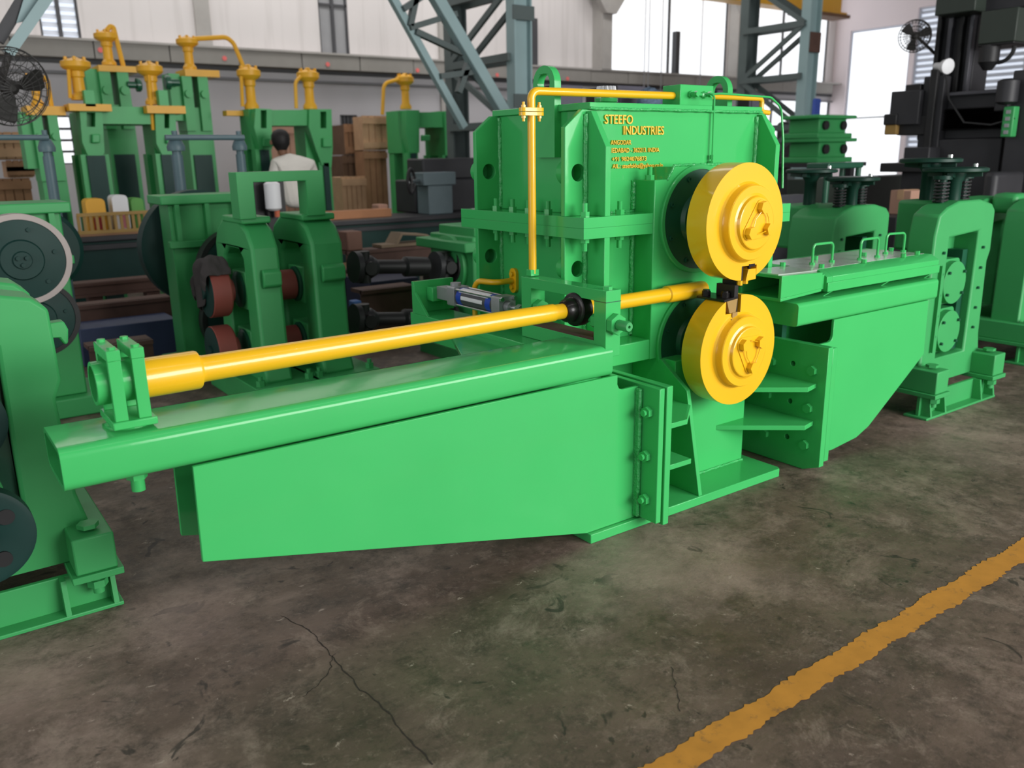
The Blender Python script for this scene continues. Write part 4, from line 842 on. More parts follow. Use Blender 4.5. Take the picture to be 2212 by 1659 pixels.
def pbox2(u0, um, u1, v0, v1, Yv, zmin=None):
    vm = (v0+v1)/2
    p = at(um, vm, 'y', Yv); x1 = at(u1, vm, 'y', Yv).x; yb2 = at(u0, vm, 'x', p.x).y
    return (p.x, x1, Yv, max(yb2, Yv+0.05), at(um, v1, 'y', Yv).z if zmin is None else zmin, at(um, v0, 'y', Yv).z)
def stock2(nm, lab, cat_, a, m, zmin=None, bev=0.006):
    e = pbox2(*a, zmin); return single(nm, MB().box(*e), m, lab, cat_, ((e[0]+e[1])/2, (e[2]+e[3])/2, e[4]), bev=bev)
for v0, v1, lab in ((247, 298, 'upper green gear casing of the stack by the right column'), (298, 352, 'lower green gear casing of the stack by the right column')):
    x0, x1, y0, y1, z0, z1 = pbox2(1762, 1768, 1850, v0, v1, 4.6); h = z1-z0; y1 = y0+0.6
    t = thing('gear_casing', lab, 'casing', ((x0+x1)/2, (y0+y1)/2, z0))
    part('casing_body', MB().box(x0+0.1, x1-0.15, y0+0.06, y1-0.05, z0+h*0.2, z1-h*0.15), GB, t, 0.02)
    part('casing_flange', MB().box(x0, x1, y0, y1, z1-h*0.16, z1), GB, t, 0.01); part('casing_flange', MB().box(x0+0.03, x1-0.05, y0+0.02, y1, z0, z0+h*0.22), GB, t, 0.01)
    for q in (0.25, 0.72): part('bore', MB().cyl((x0+(x1-x0)*q, y0+0.055, z0+h*0.55), (x0+(x1-x0)*q, y0+0.02, z0+h*0.55), h*0.2), DARK, t)
ztb = z0
tb2 = thing('stacking_table', 'dark steel table under the green gear casings', 'table', ((x0+x1)/2, 4.9, 0))
part('table_top', MB().box(x0-0.1, x1+0.2, 4.55, 5.3, ztb-0.06, ztb), DKS, tb2)
for xx in (x0, x1-0.1):
    for yy in (4.6, 5.15): part('leg', MB().box(xx, xx+0.1, yy, yy+0.1, 0, ztb-0.06), DKS, tb2)
BT = mat('blue_tarpaulin', (0.04, 0.08, 0.35, 1), 0.7, var=0.2)
stock2('blue_cover', 'blue tarpaulin roll standing between right column and green casings', 'tarpaulin', (1752, 1757, 1772, 212, 300, 5.55), BT, 0.0, 0.05)
stock2('dark_machine', 'dark machine bulk seen through the right lattice column', 'machine', (1672, 1690, 1730, 262, 400, 7.4), DARK, 0.0, 0.06)
# low clutter on the right
stock2('dark_steel_plate', 'long dark steel plate with bright edge behind the handwheels', 'steel plate', (1700, 1745, 1985, 388, 425, 2.95), OLV, 0.0)
stock2('dark_steel_plate', 'low stack of dark plates behind the upper cutter disc', 'steel plate', (1640, 1665, 1745, 425, 470, 2.5), STEELP, 0.0)
stock2('dark_machine_block', 'dark sloped machine block at the right edge below the boring machine', 'machine block', (2120, 2150, 2212, 372, 440, 1.0), DKS, 0.0, 0.04)
stock2('steel_section_bundle', 'grey steel bundle between cardboard box and boring machine', 'steel section', (1998, 2006, 2024, 392, 430, 1.9), STEELP, 0.0)
e = pbox2(1921, 1966, 1996, 412, 470, 1.45)
wz_ = e[4]
stock2('dark_workbench', 'dark low workbench carrying the cardboard box', 'workbench', (1880, 1935, 2120, 470, 500, 1.38), DKS, 0.0)
wt = pbox2(1880, 1935, 2120, 470, 500, 1.38)
bx = thing('cardboard_box', 'pale brown cardboard box behind the right mill stands', 'box', ((e[0]+e[1])/2, (e[2]+e[3])/2, wt[5]))
part('carton', MB().box(e[0], e[1], e[2], e[3], wt[5], e[5]), CARD, bx, 0.006); part('lid_tape', MB().box(e[0]-0.002, e[1]+0.002, (e[2]+e[3])/2-0.03, (e[2]+e[3])/2+0.03, e[5]-0.08, e[5]+0.003), WOODL, bx)
single('brown_plate', MB().box(wt[1]-0.75, wt[1]-0.05, 1.42, 1.7, wt[5], wt[5]+0.1), RUST, 'dark brown painted plate at the right edge behind the stand', 'plate', (wt[1]-0.4, 1.55, wt[5]))
ts = thing('tall_stand', 'dark green tubular stand with flat top behind the trough', 'stand', (at(1800, 372, 'y', 1.75).x, 1.9, 0))
x0, x1, y0, y1, z0, z1 = pbox2(1742, 1790, 1866, 352, 362, 1.75)
part('stand_top', MB().box(x0, x1, y0, y1, z1-0.05, z1), GD, ts, 0.01)
for px_ in (x0+0.03, x1-0.03):
    for py_ in (y0+0.03, y1-0.03): part('stand_leg', MB().cyl((px_, py_, 0), (px_, py_, z1-0.05), 0.025), GD, ts)
# cabinets seen over the gear unit
for u0, um, u1, v0, lab in ((1150, 1204, 1262, 182, 'grey violet cabinet seen past the left lifting eye'), (1264, 1336, 1398, 184, 'grey violet cabinet behind the breather cap'), (1536, 1552, 1580, 194, 'grey violet cabinet seen through the right lifting eye'), (1592, 1622, 1652, 202, 'grey violet cabinet at the right end of the gear unit')):
    x0, x1, y0, y1, z0, z1 = pbox2(u0, um, u1, v0, 230, 3.6); y1 = min(y1, y0+1.5); t = thing('cabinet', lab, 'cabinet', ((x0+x1)/2, (y0+y1)/2, 0), 'cabinets behind the gear unit')
    part('cabinet_body', MB().box(x0+0.01, x1, y0+0.02, y1, 0, z1), GREYBX, t, 0.006); part('cabinet_door', MB().box(x0+0.03, x1-0.03, y0, y0+0.022, 0.1, z1-0.04), GREYBX, t, 0.006); part('side_shade', MB().box(x0, x0+0.012, y0+0.03, y1-0.01, 0.02, z1-0.004), DARK, t, label='left side coloured dark as shade')  # thin dark sheet paints shade onto the cabinet's left side
# blue checked cloth bundle on a post
c = at(1412, 205, 'y', 3.25); r = px2m(30, c)
cl = MB(); n = 18; vv = []; ff = []
for i in range(9):
    th = PI*i/8
    for k in range(n):
        a = 2*PI*k/n; q = 1+0.12*math.sin(3*a+i)+random.uniform(-.05, .05)
        vv.append((c.x+r*1.1*q*math.sin(th)*math.cos(a), 3.3+r*0.8*q*math.sin(th)*math.sin(a), c.z-0.04+r*0.8*q*math.cos(th)))
for i in range(8):
    for k in range(n): l = (k+1) % n; ff.append((i*n+k, i*n+l, i*n+n+l, i*n+n+k))
single('cloth_bundle', MB().add(vv, ff), PLAID, 'blue and white checked cloth bundle left of the oil distributor', 'cloth', (c.x, 3.3, c.z-0.04-r*0.8), ang=180)
single('support_post', MB().box(c.x-0.10, c.x+0.10, 3.2, 3.4, 0, c.z-0.04-r*0.83), DARK, 'dark post hidden under the checked cloth bundle', 'post', (c.x, 3.3, 0))
# ================================================================== ROTARY SHEAR: gear unit on its pedestal
sh = thing('rotary_shear', 'tall bright green gear unit with yellow lettering, lifting eyes and lube pipes', 'machine', (0.655, 0.4, 0))
part('base_plate', MB().prism([(-0.2, -0.29), (0.985, -0.29), (1.0, -0.27), (1.0, 0.15), (1.148, 0.15), (1.148, 0.95), (-0.2, 0.95)], 'z', 0, 0.04), G, sh, 0.003)
part('pedestal', MB().box(0.13, 1.149, 0.15, 0.88, 0.04, 0.612).box(0.45, 0.94, -0.10, 0.15, 0.04, 0.612), G, sh, 0.004)
part('sloping_rib', MB().prism([(-0.285, 0.04), (-0.19, 0.50), (-0.03, 0.611), (0.15, 0.611), (0.15, 0.04)], 'x', 0.43, 0.452), G, sh, 0.002)
for z in (0.235, 0.42):
    part('shelf_plate', MB().prism([(0.126, -0.335), (0.315, -0.335), (0.315, -0.20), (0.32, 0.15), (0.126, 0.15)] if z < 0.3 else [(0.126, -0.345), (0.27, -0.345), (0.431, -0.215), (0.431, 0.15), (0.126, 0.15)], 'z', z, z+0.022), G, sh, 0.002)
    part('shelf_plate', MB().prism([(0.74, -0.10), (1.06, -0.36), (1.15, -0.34), (1.15, 0.15), (0.74, 0.15)], 'z', z, z+0.022), G, sh, 0.002)
part('joint_plate', MB().box(0.094, 0.126, -0.395, 0.45, 0.036, 0.62), G, sh, 0.003)
hol = [circ(y, z, 0.013, 12) for y, z in ((-0.203, 0.512), (-0.202, 0.325), (-0.2, 0.142))]
part('joint_plate', MB().prism([(-0.39, 0.036), (-0.30, 0.002), (0.45, 0.002), (0.45, 0.62), (-0.39, 0.62)], 'x', 1.15, 1.185, hol), G, sh, 0.002)
for y, z in ((-0.316, 0.50), (-0.086, 0.50), (-0.309, 0.314), (-0.073, 0.33), (-0.305, 0.129), (-0.071, 0.126)):
    piece('bolt', HEAD, sh, (1.15, y, z), TO_NX)
part('lower_flange', MB().box(0, 1.324, 0, 0.91, 0.612, 0.702), G, sh, 0.004)
part('lower_housing', MB().box(0.135, 1.19, 0.145, 0.765, 0.702, 1.165), G, sh, 0.003)
part('upper_housing', MB().box(0.135, 1.19, 0.145, 0.765, 1.251, 1.672), G, sh, 0.003)
for y in (0.12, 0.765):
    part('end_plate', MB().prism([(0, 0.702), (1.324, 0.702), (1.324, 1.165), (0, 1.165)], 'y', y, y+0.025,
         [circ(0.071, 1.03, 0.034, 24), circ(1.253, 1.03, 0.034, 24)]), G, sh, 0.002)
    part('end_plate', MB().prism([(0, 1.251), (1.324, 1.251), (1.324, 1.602), (1.235, 1.672), (0.09, 1.672), (0, 1.602)], 'y', y, y+0.025,
         [circ(0.071, 1.424, 0.035, 24), circ(1.253, 1.424, 0.035, 24)]), G, sh, 0.002)
for y in (0.145, 0.79):
    for x in (0.071, 1.253):
        for z in (1.03, 1.424): part('hole_shade_cup', MB().lathe([(0.045, 0), (0.045, 0.055), (0.0005, 0.055), (0.0005, 0.06), (0.05, 0.06), (0.05, 0)], (x, y, z), (0, 1, 0), 24, False), G, sh)  # cup added behind each hole to keep its inside dark
for x in (0.112, 1.182):
    part('gusset', MB().prism([(0, 1.251), (0, 1.525), (0.092, 1.665), (0.12, 1.665), (0.12, 1.251)], 'x', x, x+0.03), G, sh, 0.002)
    part('gusset', MB().box(x, x+0.03, 0, 0.12, 0.702, 1.165), G, sh, 0.002)
    for yb in (0.79,):
        part('gusset', MB().prism([(yb+0.12, 1.251), (yb+0.12, 1.525), (yb+0.03, 1.665), (yb, 1.665), (yb, 1.251)], 'x', x, x+0.03), G, sh, 0.002)
for z0, z1 in ((1.165, 1.2078), (1.2082, 1.251)):
    part('split_flange', MB().box(0, 1.324, 0, 0.91, z0, z1), G, sh, 0.0008)
part('top_plate', MB().box(0.120, 1.203, 0.108, 0.802, 1.672, 1.70), G, sh, 0.003)
part('bearing_block', MB().prism([(0.385, 0.612), (0.385, 1.387), (0.455, 1.387), (0.50, 1.44), (0.82, 1.44), (0.865, 1.387), (0.938, 1.387), (0.938, 0.612)],
     'y', -0.006, 0.12), G, sh, 0.004)
DX, ZU, ZL = 0.655, 1.211, 0.664
for zc in (ZU, ZL):
    part('bearing_ring', MB().lathe([(0.236, 0), (0.236, 0.010), (0.232, 0.014), (0.216, 0.014), (0.216, 0)], (DX, -0.006, zc), (0, -1, 0), 64, False), G, sh)
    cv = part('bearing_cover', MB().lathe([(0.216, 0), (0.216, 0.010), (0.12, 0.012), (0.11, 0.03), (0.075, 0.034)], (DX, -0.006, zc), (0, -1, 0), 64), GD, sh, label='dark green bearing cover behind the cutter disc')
    for k in range(8):
        a = k*PI/4+0.4; c = (DX+0.188*math.cos(a), -0.017, zc+0.188*math.sin(a))
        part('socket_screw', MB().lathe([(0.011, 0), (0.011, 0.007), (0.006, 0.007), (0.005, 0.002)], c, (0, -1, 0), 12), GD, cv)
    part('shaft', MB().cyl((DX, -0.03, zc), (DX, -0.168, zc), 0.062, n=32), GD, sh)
# weld beads
for x, y, z0, z1 in ((0.108, 0.118, 1.26, 1.655), (0.150, 0.118, 1.26, 1.655), (1.178, 0.118, 1.26, 1.655), (0.108, 0.118, 0.71, 1.155), (0.150, 0.118, 0.71, 1.155),
                     (0.135, 0.763, 1.26, 1.665), (0.135, 0.763, 0.71, 1.155), (0.380, 0.118, 0.71, 1.16), (0.380, 0.118, 1.26, 1.385), (0.135, 0.147, 1.26, 1.665)):
    n = 26; wb = MB().tube([(x+random.uniform(-.0022, .0022), y+random.uniform(-.0022, .0022), z0+(z1-z0)*i/n) for i in range(n+1)], 0.0125, 8); part('weld_bead', wb, WELD, sh, ang=60)
for a, b in (((0.12, 0.106, 1.676), (1.2, 0.106, 1.676)), ((0.46, -0.004, 1.385), (0.5, -0.004, 1.444)), ((0.5, -0.002, 1.445), (0.82, -0.002, 1.445)),
             ((0.46, -0.103, 0.044), (0.94, -0.103, 0.044)), ((0.135, 0.118, 1.255), (0.385, 0.118, 1.255))):
    n = 40; a, b = Vector(a), Vector(b)
    wb = MB().tube([a+(b-a)*i/n+Vector((random.uniform(-.001, .001), random.uniform(-.0015, .0015), random.uniform(-.0015, .0015))) for i in range(n+1)], 0.006, 8); part('weld_bead', wb, WELD, sh, ang=60)
for x, y in ((0.055, 0.69), (0.055, 0.56), (0.055, 0.44), (0.055, 0.30), (0.052, 0.055), (0.245, 0.055), (1.27, 0.055), (1.08, 0.055), (1.27, 0.44), (1.27, 0.69)):
    piece('bolt', NUT, sh, (x, y, 1.251))
    b = piece('bolt', NUT, sh, (x, y, 1.165), (PI, 0, 0))
for x in (0.41, 0.913): piece('bolt', NUT, sh, (x, 0.05, 1.387))
# lifting eyes
def eye(x0, x1):
    yc, zc, r = 0.385, 1.787, 0.074
    o = [(yc+r, 1.485), (yc+r, zc)]+circ(yc, zc, r, 20, 0, PI, True)[1:]+[(yc-r, 1.485)]
    part('lifting_eye', MB().prism(o, 'x', x0, x1, [circ(yc, zc, 0.042, 24)]), G, sh, 0.002)
eye(0.100, 0.135); eye(1.19, 1.225)
# lube distributor, breather
part('oil_distributor', MB().box(0.737, 0.958, 0.2, 0.31, 1.70, 1.794), G, sh, 0.003)
fit = MB()
for x in (0.80, 0.89):
    fit.hex((x, 0.2, 1.752), (x, 0.188, 1.752), 0.016).cyl((x, 0.19, 1.752), (x, 0.165, 1.752), 0.010, n=10).hex((x, 0.168, 1.752), (x, 0.150, 1.752), 0.013)
fit.cyl((0.80, 0.16, 1.752), (0.845, 0.16, 1.748), 0.008, n=10).hex((0.835, 0.162, 1.748), (0.85, 0.158, 1.748), 0.012)
part('pipe_fitting', fit, G, sh)
lp = MB().tube(fillet([(0.845, 0.15, 1.75), (0.857, 0.104, 1.748), (0.857, 0.100, 1.46), (0.857, 0.10, 1.44)], 0.02), 0.0045, 8)
lp.hex((0.857, 0.10, 1.465), (0.857, 0.10, 1.485), 0.011).hex((0.857, 0.10, 1.44), (0.857, 0.10, 1.458), 0.012)
part('thin_lube_line', lp, G, sh)
part('thin_lube_line', MB().tube(fillet([(0.89, 0.152, 1.752), (0.93, 0.13, 1.755), (1.25, 0.10, 1.745), (1.335, 0.10, 1.70), (1.352, 0.09, 1.55), (1.345, 0.07, 1.32)], 0.06), 0.005, 8), G, sh)
br = MB().cyl((0.515, 0.45, 1.70), (0.515, 0.45, 1.722), 0.026, n=20)
part('breather', br.lathe([(0.045, 0), (0.053, 0.005), (0.053, 0.024), (0.043, 0.028)], (0.515, 0.45, 1.722), (0, 0, 1), 28), G, sh)
bc = MB()
for k in range(14):
    a = 2*PI*k/14; bc.cyl((0.515+0.042*math.cos(a), 0.45+0.042*math.sin(a), 1.748), (0.515+0.036*math.cos(a), 0.45+0.036*math.sin(a), 1.794), 0.011, 0.008, 8)
bc.lathe([(0.053, 0), (0.054, 0.006), (0.04, 0.01), (0.04, 0.04), (0.03, 0.046)], (0.515, 0.45, 1.742), (0, 0, 1), 28)
part('breather_cap', bc, CHR, sh, label='bright ribbed metal breather cap')
# yellow lube pipes
px, py = -0.074, 0.243
vp = part('lube_pipe', MB().tube([(px, py, 1.012), (px, py, 1.655)], 0.0165, 16), Y, sh)
part('pipe_socket', MB().box(px-0.022, px+0.022, py-0.016, py+0.016, 1.003, 1.03), G, sh, 0.002)
fl = MB()
for z in (1.650, 1.6665): fl.prism(circ(px-0.038, py, 0.02, 12, PI/2, 1.5*PI, True)+circ(px+0.038, py, 0.02, 12, -PI/2, PI/2, True), 'z', z, z+0.0145)
fp = part('pipe_flange', fl, Y, sh, 0.0015)
for s in (-1, 1):
    piece('bolt', YNUT, fp, (px+0.04*s, py, 1.650), (PI, 0, 0)); piece('bolt', YNUT, fp, (px+0.04*s, py, 1.681))
part('lube_pipe', MB().tube(fillet([(px, py, 1.68), (px, py, 1.745), (0.737, py, 1.747)], 0.052, 8), 0.0165, 16), Y, sh)
part('lube_pipe', MB().tube(fillet([(0.958, 0.27, 1.752), (1.40, 0.27, 1.752), (1.40, 0.27, 1.69), (1.46, 0.27, 1.685)], 0.02, 6), 0.0125, 14), Y, sh)
dp = part('drain_pipe', MB().tube(fillet([(0.135, 0.655, 0.918), (0.02, 0.655, 0.918), (-0.005, 0.80, 0.915), (-0.005, 0.80, 0.72)], 0.05, 6), 0.014, 12), Y, sh)
part('pipe_flange', MB().prism(circ(0.655, 0.885, 0.026, 12, PI, 2*PI, True)+circ(0.655, 0.952, 0.026, 12, 0, PI, True), 'x', 0.118, 0.135).cyl((0.118, 0.655, 0.95), (0.105, 0.655, 0.95), 0.012, n=8)
     .cyl((0.118, 0.655, 0.888), (0.105, 0.655, 0.888), 0.012, n=8), Y, sh, 0.002)
# lettering: thick yellow letters on the front plate
def words(txt, x, z, width, h):
    cu = bpy.data.curves.new('t', 'FONT'); cu.body = txt; cu.extrude = 0.0035; cu.resolution_u = 3; cu.offset = 0.012 if h > 0.03 else 0.004
    to = bpy.data.objects.new('t', cu); COL.objects.link(to); bpy.context.view_layer.update()
    me = bpy.data.meshes.new_from_object(to.evaluated_get(bpy.context.evaluated_depsgraph_get()))
    bpy.data.objects.remove(to)
    xs = [v.co.x for v in me.vertices]; x0, x1 = min(xs), max(xs); ys = [v.co.y for v in me.vertices]; cap = 0.70
    for v in me.vertices:
        c = v.co.copy(); v.co = (x+(c.x-x0)/(x1-x0)*width-0.655, 0.1165-c.z-0.4, z+c.y/cap*h)
    me.materials.clear(); me.materials.append(LET)
    o = link('lettering', me, sh); o['label'] = 'raised yellow lettering reading '+txt
words('STEEFO', 0.206, 1.617, 0.160, 0.036)
words('INDUSTRIES', 0.313, 1.574, 0.240, 0.035)
words('ANGODAR', 0.242, 1.533, 0.117, 0.019)
words('IEDABAD - 362213. INDIA', 0.247, 1.501, 0.281, 0.019)
words('+91 9824076873', 0.250, 1.466, 0.201, 0.018)
words('AIL.: steefokka@yahoo.co.in', 0.254, 1.437, 0.298, 0.018)

# ================================================================== CUTTER DISCS
def cutter(zc, notch, blabels, phis, name_label, flip):
    R0 = 0.2435; y0, y1 = -0.275, -0.168
    t = thing('cutter_disc', name_label, 'cutting disc', (DX, -0.22, zc))
    nx0, nx1, zt = notch                                  # slot cut in the rim for the blade clamp
    sg = -1 if flip else 1
    e = lambda x: sg*math.sqrt(R0*R0-(x-DX)**2)
    pts = []
    a0 = math.atan2(e(nx0), nx0-DX); a1 = math.atan2(e(nx1), nx1-DX)
    if flip:
        while a0 < a1: a0 += 2*PI
        a1 += 2*PI
        seq = circ(DX, zc, R0, 90, a1, a0+(2*PI if a0 < a1 else 0), True)
        if a0 > a1: seq = circ(DX, zc, R0, 90, a1, a0, True)
        # long way round
        a1b, a0b = math.atan2(e(nx1), nx1-DX), math.atan2(e(nx0), nx0-DX)+2*PI
        seq = circ(DX, zc, R0, 90, a1b, a0b, True)
        pts = seq+[(nx0, zt), (nx1, zt)]
    else:
        a0b, a1b = math.atan2(e(nx0), nx0-DX), math.atan2(e(nx1), nx1-DX)+2*PI
        pts = circ(DX, zc, R0, 90, a0b, a1b, True)+[(nx1, zt), (nx0, zt)]
    part('disc', MB().prism(pts, 'y', y0, y1), Y, t, 0.0025, 25)
    part('hub', MB().lathe([(0.168, 0), (0.160, 0.006), (0.156, 0.014), (0.155, 0.036), (0.152, 0.040), (0.118, 0.040), (0.118, 0.040)], (DX, y0, zc), (0, -1, 0), 64), Y, t, ang=25)
    part('hub_ring', MB().lathe([(0.122, 0), (0.112, 0.004), (0.108, 0.016), (0.104, 0.018)], (DX, y0-0.040, zc), (0, -1, 0), 48), Y, t, ang=25)
    HB = nut_mesh('hub_bolt', Y, 0.0265, 0.024, 0.016, 0.0)
    pl = [Vector((DX+0.066*math.cos(a), zc+0.066*math.sin(a))) for a in phis]
    tri = [q for a in sorted(phis) for q in circ(DX+0.064*math.cos(a), zc+0.064*math.sin(a), 0.033, 8, a-1.05, a+1.05, True)]
    part('lock_plate', MB().prism(tri, 'y', y0-0.062, y0-0.058), Y, t, 0.0012)
    for a in phis: piece('hub_bolt', HB, t, (DX+0.066*math.cos(a), y0-0.062, zc+0.066*math.sin(a)), (PI/2, random.random(), 0))
    for i in range(3):
        p, q = pl[i], pl[(i+1) % 3]; m = (p+q)*0.5+((p+q)*0.5-Vector((DX, zc)))*0.35
        part('lock_wire', MB().tube([(p.x, y0-0.079, p.y), (m.x, y0-0.072, m.y), (q.x, y0-0.079, q.y)], 0.0022, 6), Y, t)
    return t
up = cutter(ZU, (0.645, 0.742, 1.028), None, (1.35, 3.72, 5.86), 'upper yellow cutter disc with blade slot at its bottom', True)
part('blade', MB().box(0.647, 0.658, -0.272, -0.172, 0.942, 1.028), BLD, up, 0.001, label='black shear blade')
part('blade_wedge', MB().prism([(0.676, 0.962), (0.742, 0.966), (0.740, 1.012), (0.690, 1.012)], 'y', -0.275, -0.17), Y, up, 0.0015)
part('set_screw', MB().cyl((0.708, -0.262, 1.010), (0.708, -0.262, 1.05), 0.007, n=10).box(0.69, 0.728, -0.277, -0.25, 1.022, 1.034), BLK, up)
part('set_screw', MB().hex((0.652, -0.262, 0.946), (0.652, -0.262, 0.966), 0.012).hex((0.695, -0.255, 0.948), (0.695, -0.255, 0.963), 0.013), Y, up)
lo = cutter(ZL, (0.556, 0.652, 0.832), None, (2.48, 0.63, 4.82), 'lower yellow cutter disc with black blade clamp on top', False)
part('blade', MB().box(0.610, 0.634, -0.272, -0.172, 0.835, 0.950), BLD, lo, 0.001, label='black shear blade')
part('blade_wedge', MB().prism([(0.560, 0.887), (0.628, 0.893), (0.618, 0.826), (0.578, 0.836)], 'y', -0.277, -0.17), IRONY, lo, 0.0015, label='bare ochre clamping wedge')
part('clamp_plate', MB().prism([(0.545, 0.885), (0.634, 0.892), (0.634, 0.902), (0.545, 0.895)], 'y', -0.274, -0.12), BLK, lo, 0.001)
for x, y in ((0.572, -0.15), (0.595, -0.235)):
    part('clamp_bolt', MB().hex((x, y, 0.896), (x, y, 0.918), 0.019).cyl((x, y, 0.918), (x, y, 0.924), 0.015, n=12), BLK, lo)
part('set_screw', MB().cyl((0.602, -0.268, 0.835), (0.602, -0.268, 0.808), 0.008, n=10).box(0.585, 0.619, -0.286, -0.268, 0.796, 0.810).box(0.594, 0.626, -0.281, -0.27, 0.804, 0.836), IRONY, lo)

# ================================================================== FEED BEAM (left arm), with guide frame and cylinder bracket
fb = thing('feed_beam', 'long bright green feed beam reaching left from the gear unit', 'machine arm', (-0.9, -0.135, 0.04))
part('box_beam', MB().prism(rrect(-0.27, 0.0, 0.667, 0.787, 0.028), 'x', -1.99, -0.08, [rrect(-0.256, -0.014, 0.681, 0.773, 0.018)]), G, fb, ang=20)
part('end_cap', MB().prism(rrect(-0.2555, -0.0145, 0.6815, 0.7725, 0.018), 'x', -0.09, -0.084), G, fb)
prof = [(-1.668, 0.667), (-1.672, 0.375), (-0.205, 0.042), (0.058, 0.042), (0.058, 0.605), (-0.03, 0.605), (-0.046, 0.612), (-0.055, 0.63), (-0.055, 0.667)]
part('side_plate', MB().prism(prof, 'y', -0.272, -0.258), G, fb, 0.002)
part('side_plate', MB().prism(prof, 'y', -0.052, -0.038), G, fb, 0.002)
part('joint_flange', MB().box(0.058, 0.086, -0.39, 0.25, 0.050, 0.615), G, fb, 0.003)
part('joint_flange', MB().box(0.040, 0.058, -0.30, -0.26, 0.052, 0.60), WELD, fb, 0.006)
for y, z in ((-0.335, 0.512), (-0.33, 0.327), (-0.333, 0.142)): piece('bolt', JNUT, fb, (0.058, y, z), TO_NX)
part('foot_block', MB().box(-0.15, 0.05, -0.25, 0.1, 0.04, 0.075), G, fb, 0.003)
gf = part('guide_frame', MB().prism([(-0.264, 0.743), (0.272, 0.743), (0.272, 1.0), (-0.264, 1.0)], 'x', -0.114, -0.038, [[(-0.195, 0.80), (0.205, 0.80), (0.205, 0.957), (-0.195, 0.957)]]), G, fb, 0.002)
part('top_bar_joint', MB().box(-0.1145, -0.0375, -0.2645, -0.194, 0.9545, 0.9575), GD, gf)
for y in (-0.23, 0.243-0.001):
    if y < 0: part('cap_screw', MB().hex((-0.075, y, 1.0), (-0.075, y, 1.012), 0.018), G, gf)
part('slide_plate', MB().box(-0.112, -0.04, -0.19, 0.2, 0.80, 0.812), RUST, gf, label='rusty brown slide plate')
part('hex_nut', MB().hex((-0.075, -0.264, 0.872), (-0.075, -0.294, 0.872), 0.042), G, gf, 0.002)
part('adjusting_stud', MB().lathe([(0.02, 0), (0.02, 0.05), (0.017, 0.056), (0.006, 0.056), (0.005, 0.045)], (-0.075, -0.296, 0.872), (0, -1, 0), 20), GB, gf)
part('hex_nut', MB().hex((-0.075, -0.195, 0.872), (-0.075, -0.165, 0.872), 0.036).cyl((-0.075, -0.165, 0.872), (-0.075, -0.13, 0.872), 0.014, n=12), G, gf, 0.002)
part('hex_nut', MB().hex((-0.075, 0.205, 0.872), (-0.075, 0.175, 0.872), 0.036).cyl((-0.075, 0.175, 0.872), (-0.075, 0.14, 0.872), 0.014, n=12), G, gf, 0.002)
part('cross_arm', MB().box(-0.20, -0.002, 0.001, 1.10, 0.62, 0.742), G, fb, 0.004)
part('cross_arm', MB().prism([(-0.55, 0.03), (-0.2, 0.03), (-0.2, 0.62), (-0.30, 0.55)], 'z', 0.70, 0.72), G, fb, 0.003)
part('cylinder_bracket', MB().box(-0.20, 0.03, 1.05, 1.075, 0.742, 0.90).prism([(1.05, 0.742), (0.93, 0.742), (1.05, 0.85)], 'x', -0.2, -0.185), G, fb, 0.002)
part('cylinder_bracket', MB().box(-0.13, -0.02, 0.99, 1.05, 0.80, 0.87), G, fb, 0.004)

# ================================================================== AIR CYLINDER
ac = thing('air_cylinder', 'small silver and charcoal pneumatic cylinder with blue bands behind the yellow pipe', 'cylinder', (-0.075, 0.7, 0.80))
cz, cxx = 0.845, -0.075
A = lambda: rrect(cxx-0.046, cxx+0.046, cz-0.046, cz+0.046, 0.008, 3)
for y0, y1 in ((0.43, 0.492), (0.805, 0.87)): part('end_block', MB().prism(A(), 'y', y0, y1, [circ(cxx, cz, 0.026, 24)]), ALU, ac, 0.002)
part('barrel', MB().cyl((cxx, 0.492, cz), (cxx, 0.805, cz), 0.043, n=36), DKG, ac)
for y in (0.51, 0.755): part('band', MB().cyl((cxx, y, cz), (cxx, y+0.04, cz), 0.0437, n=36), BLUE, ac, label='bright blue band')
part('sticker', MB().prism(circ(cxx, cz, 0.0446, 8, 1.75, 2.5, True)+circ(cxx, cz, 0.0438, 8, 2.5, 1.75, True), 'y', 0.535, 0.78), WHT, ac, label='white sticker')
part('sticker', MB().prism(circ(cxx, cz, 0.0446, 8, 2.85, 3.25, True)+circ(cxx, cz, 0.0438, 8, 3.25, 2.85, True), 'y', 0.57, 0.75), WHT, ac, label='white sticker')
for sx in (-1, 1):
    for sz in (-1, 1):
        part('tie_rod', MB().cyl((cxx+0.036*sx, 0.425, cz+0.036*sz), (cxx+0.036*sx, 0.875, cz+0.036*sz), 0.0055, n=10).hex((cxx+0.036*sx, 0.415, cz+0.036*sz), (cxx+0.036*sx, 0.43, cz+0.036*sz), 0.011), CHR, ac)
part('rod_gland', MB().cyl((cxx, 0.45, cz), (cxx, 0.40, cz), 0.026, 0.022, 24), ALU, ac)
part('piston_rod', MB().cyl((cxx, 0.42, cz), (cxx, 0.285, cz), 0.012, n=20), CHR, ac)
part('rod_nut', MB().hex((cxx, 0.35, cz), (cxx, 0.322, cz), 0.022), CHR, ac)
part('rear_lug', MB().box(cxx-0.03, cxx+0.03, 0.87, 0.99, cz-0.03, cz+0.03).cyl((cxx, 0.86, cz+0.046), (cxx, 0.86, cz+0.06), 0.026, n=20), ALU, ac)

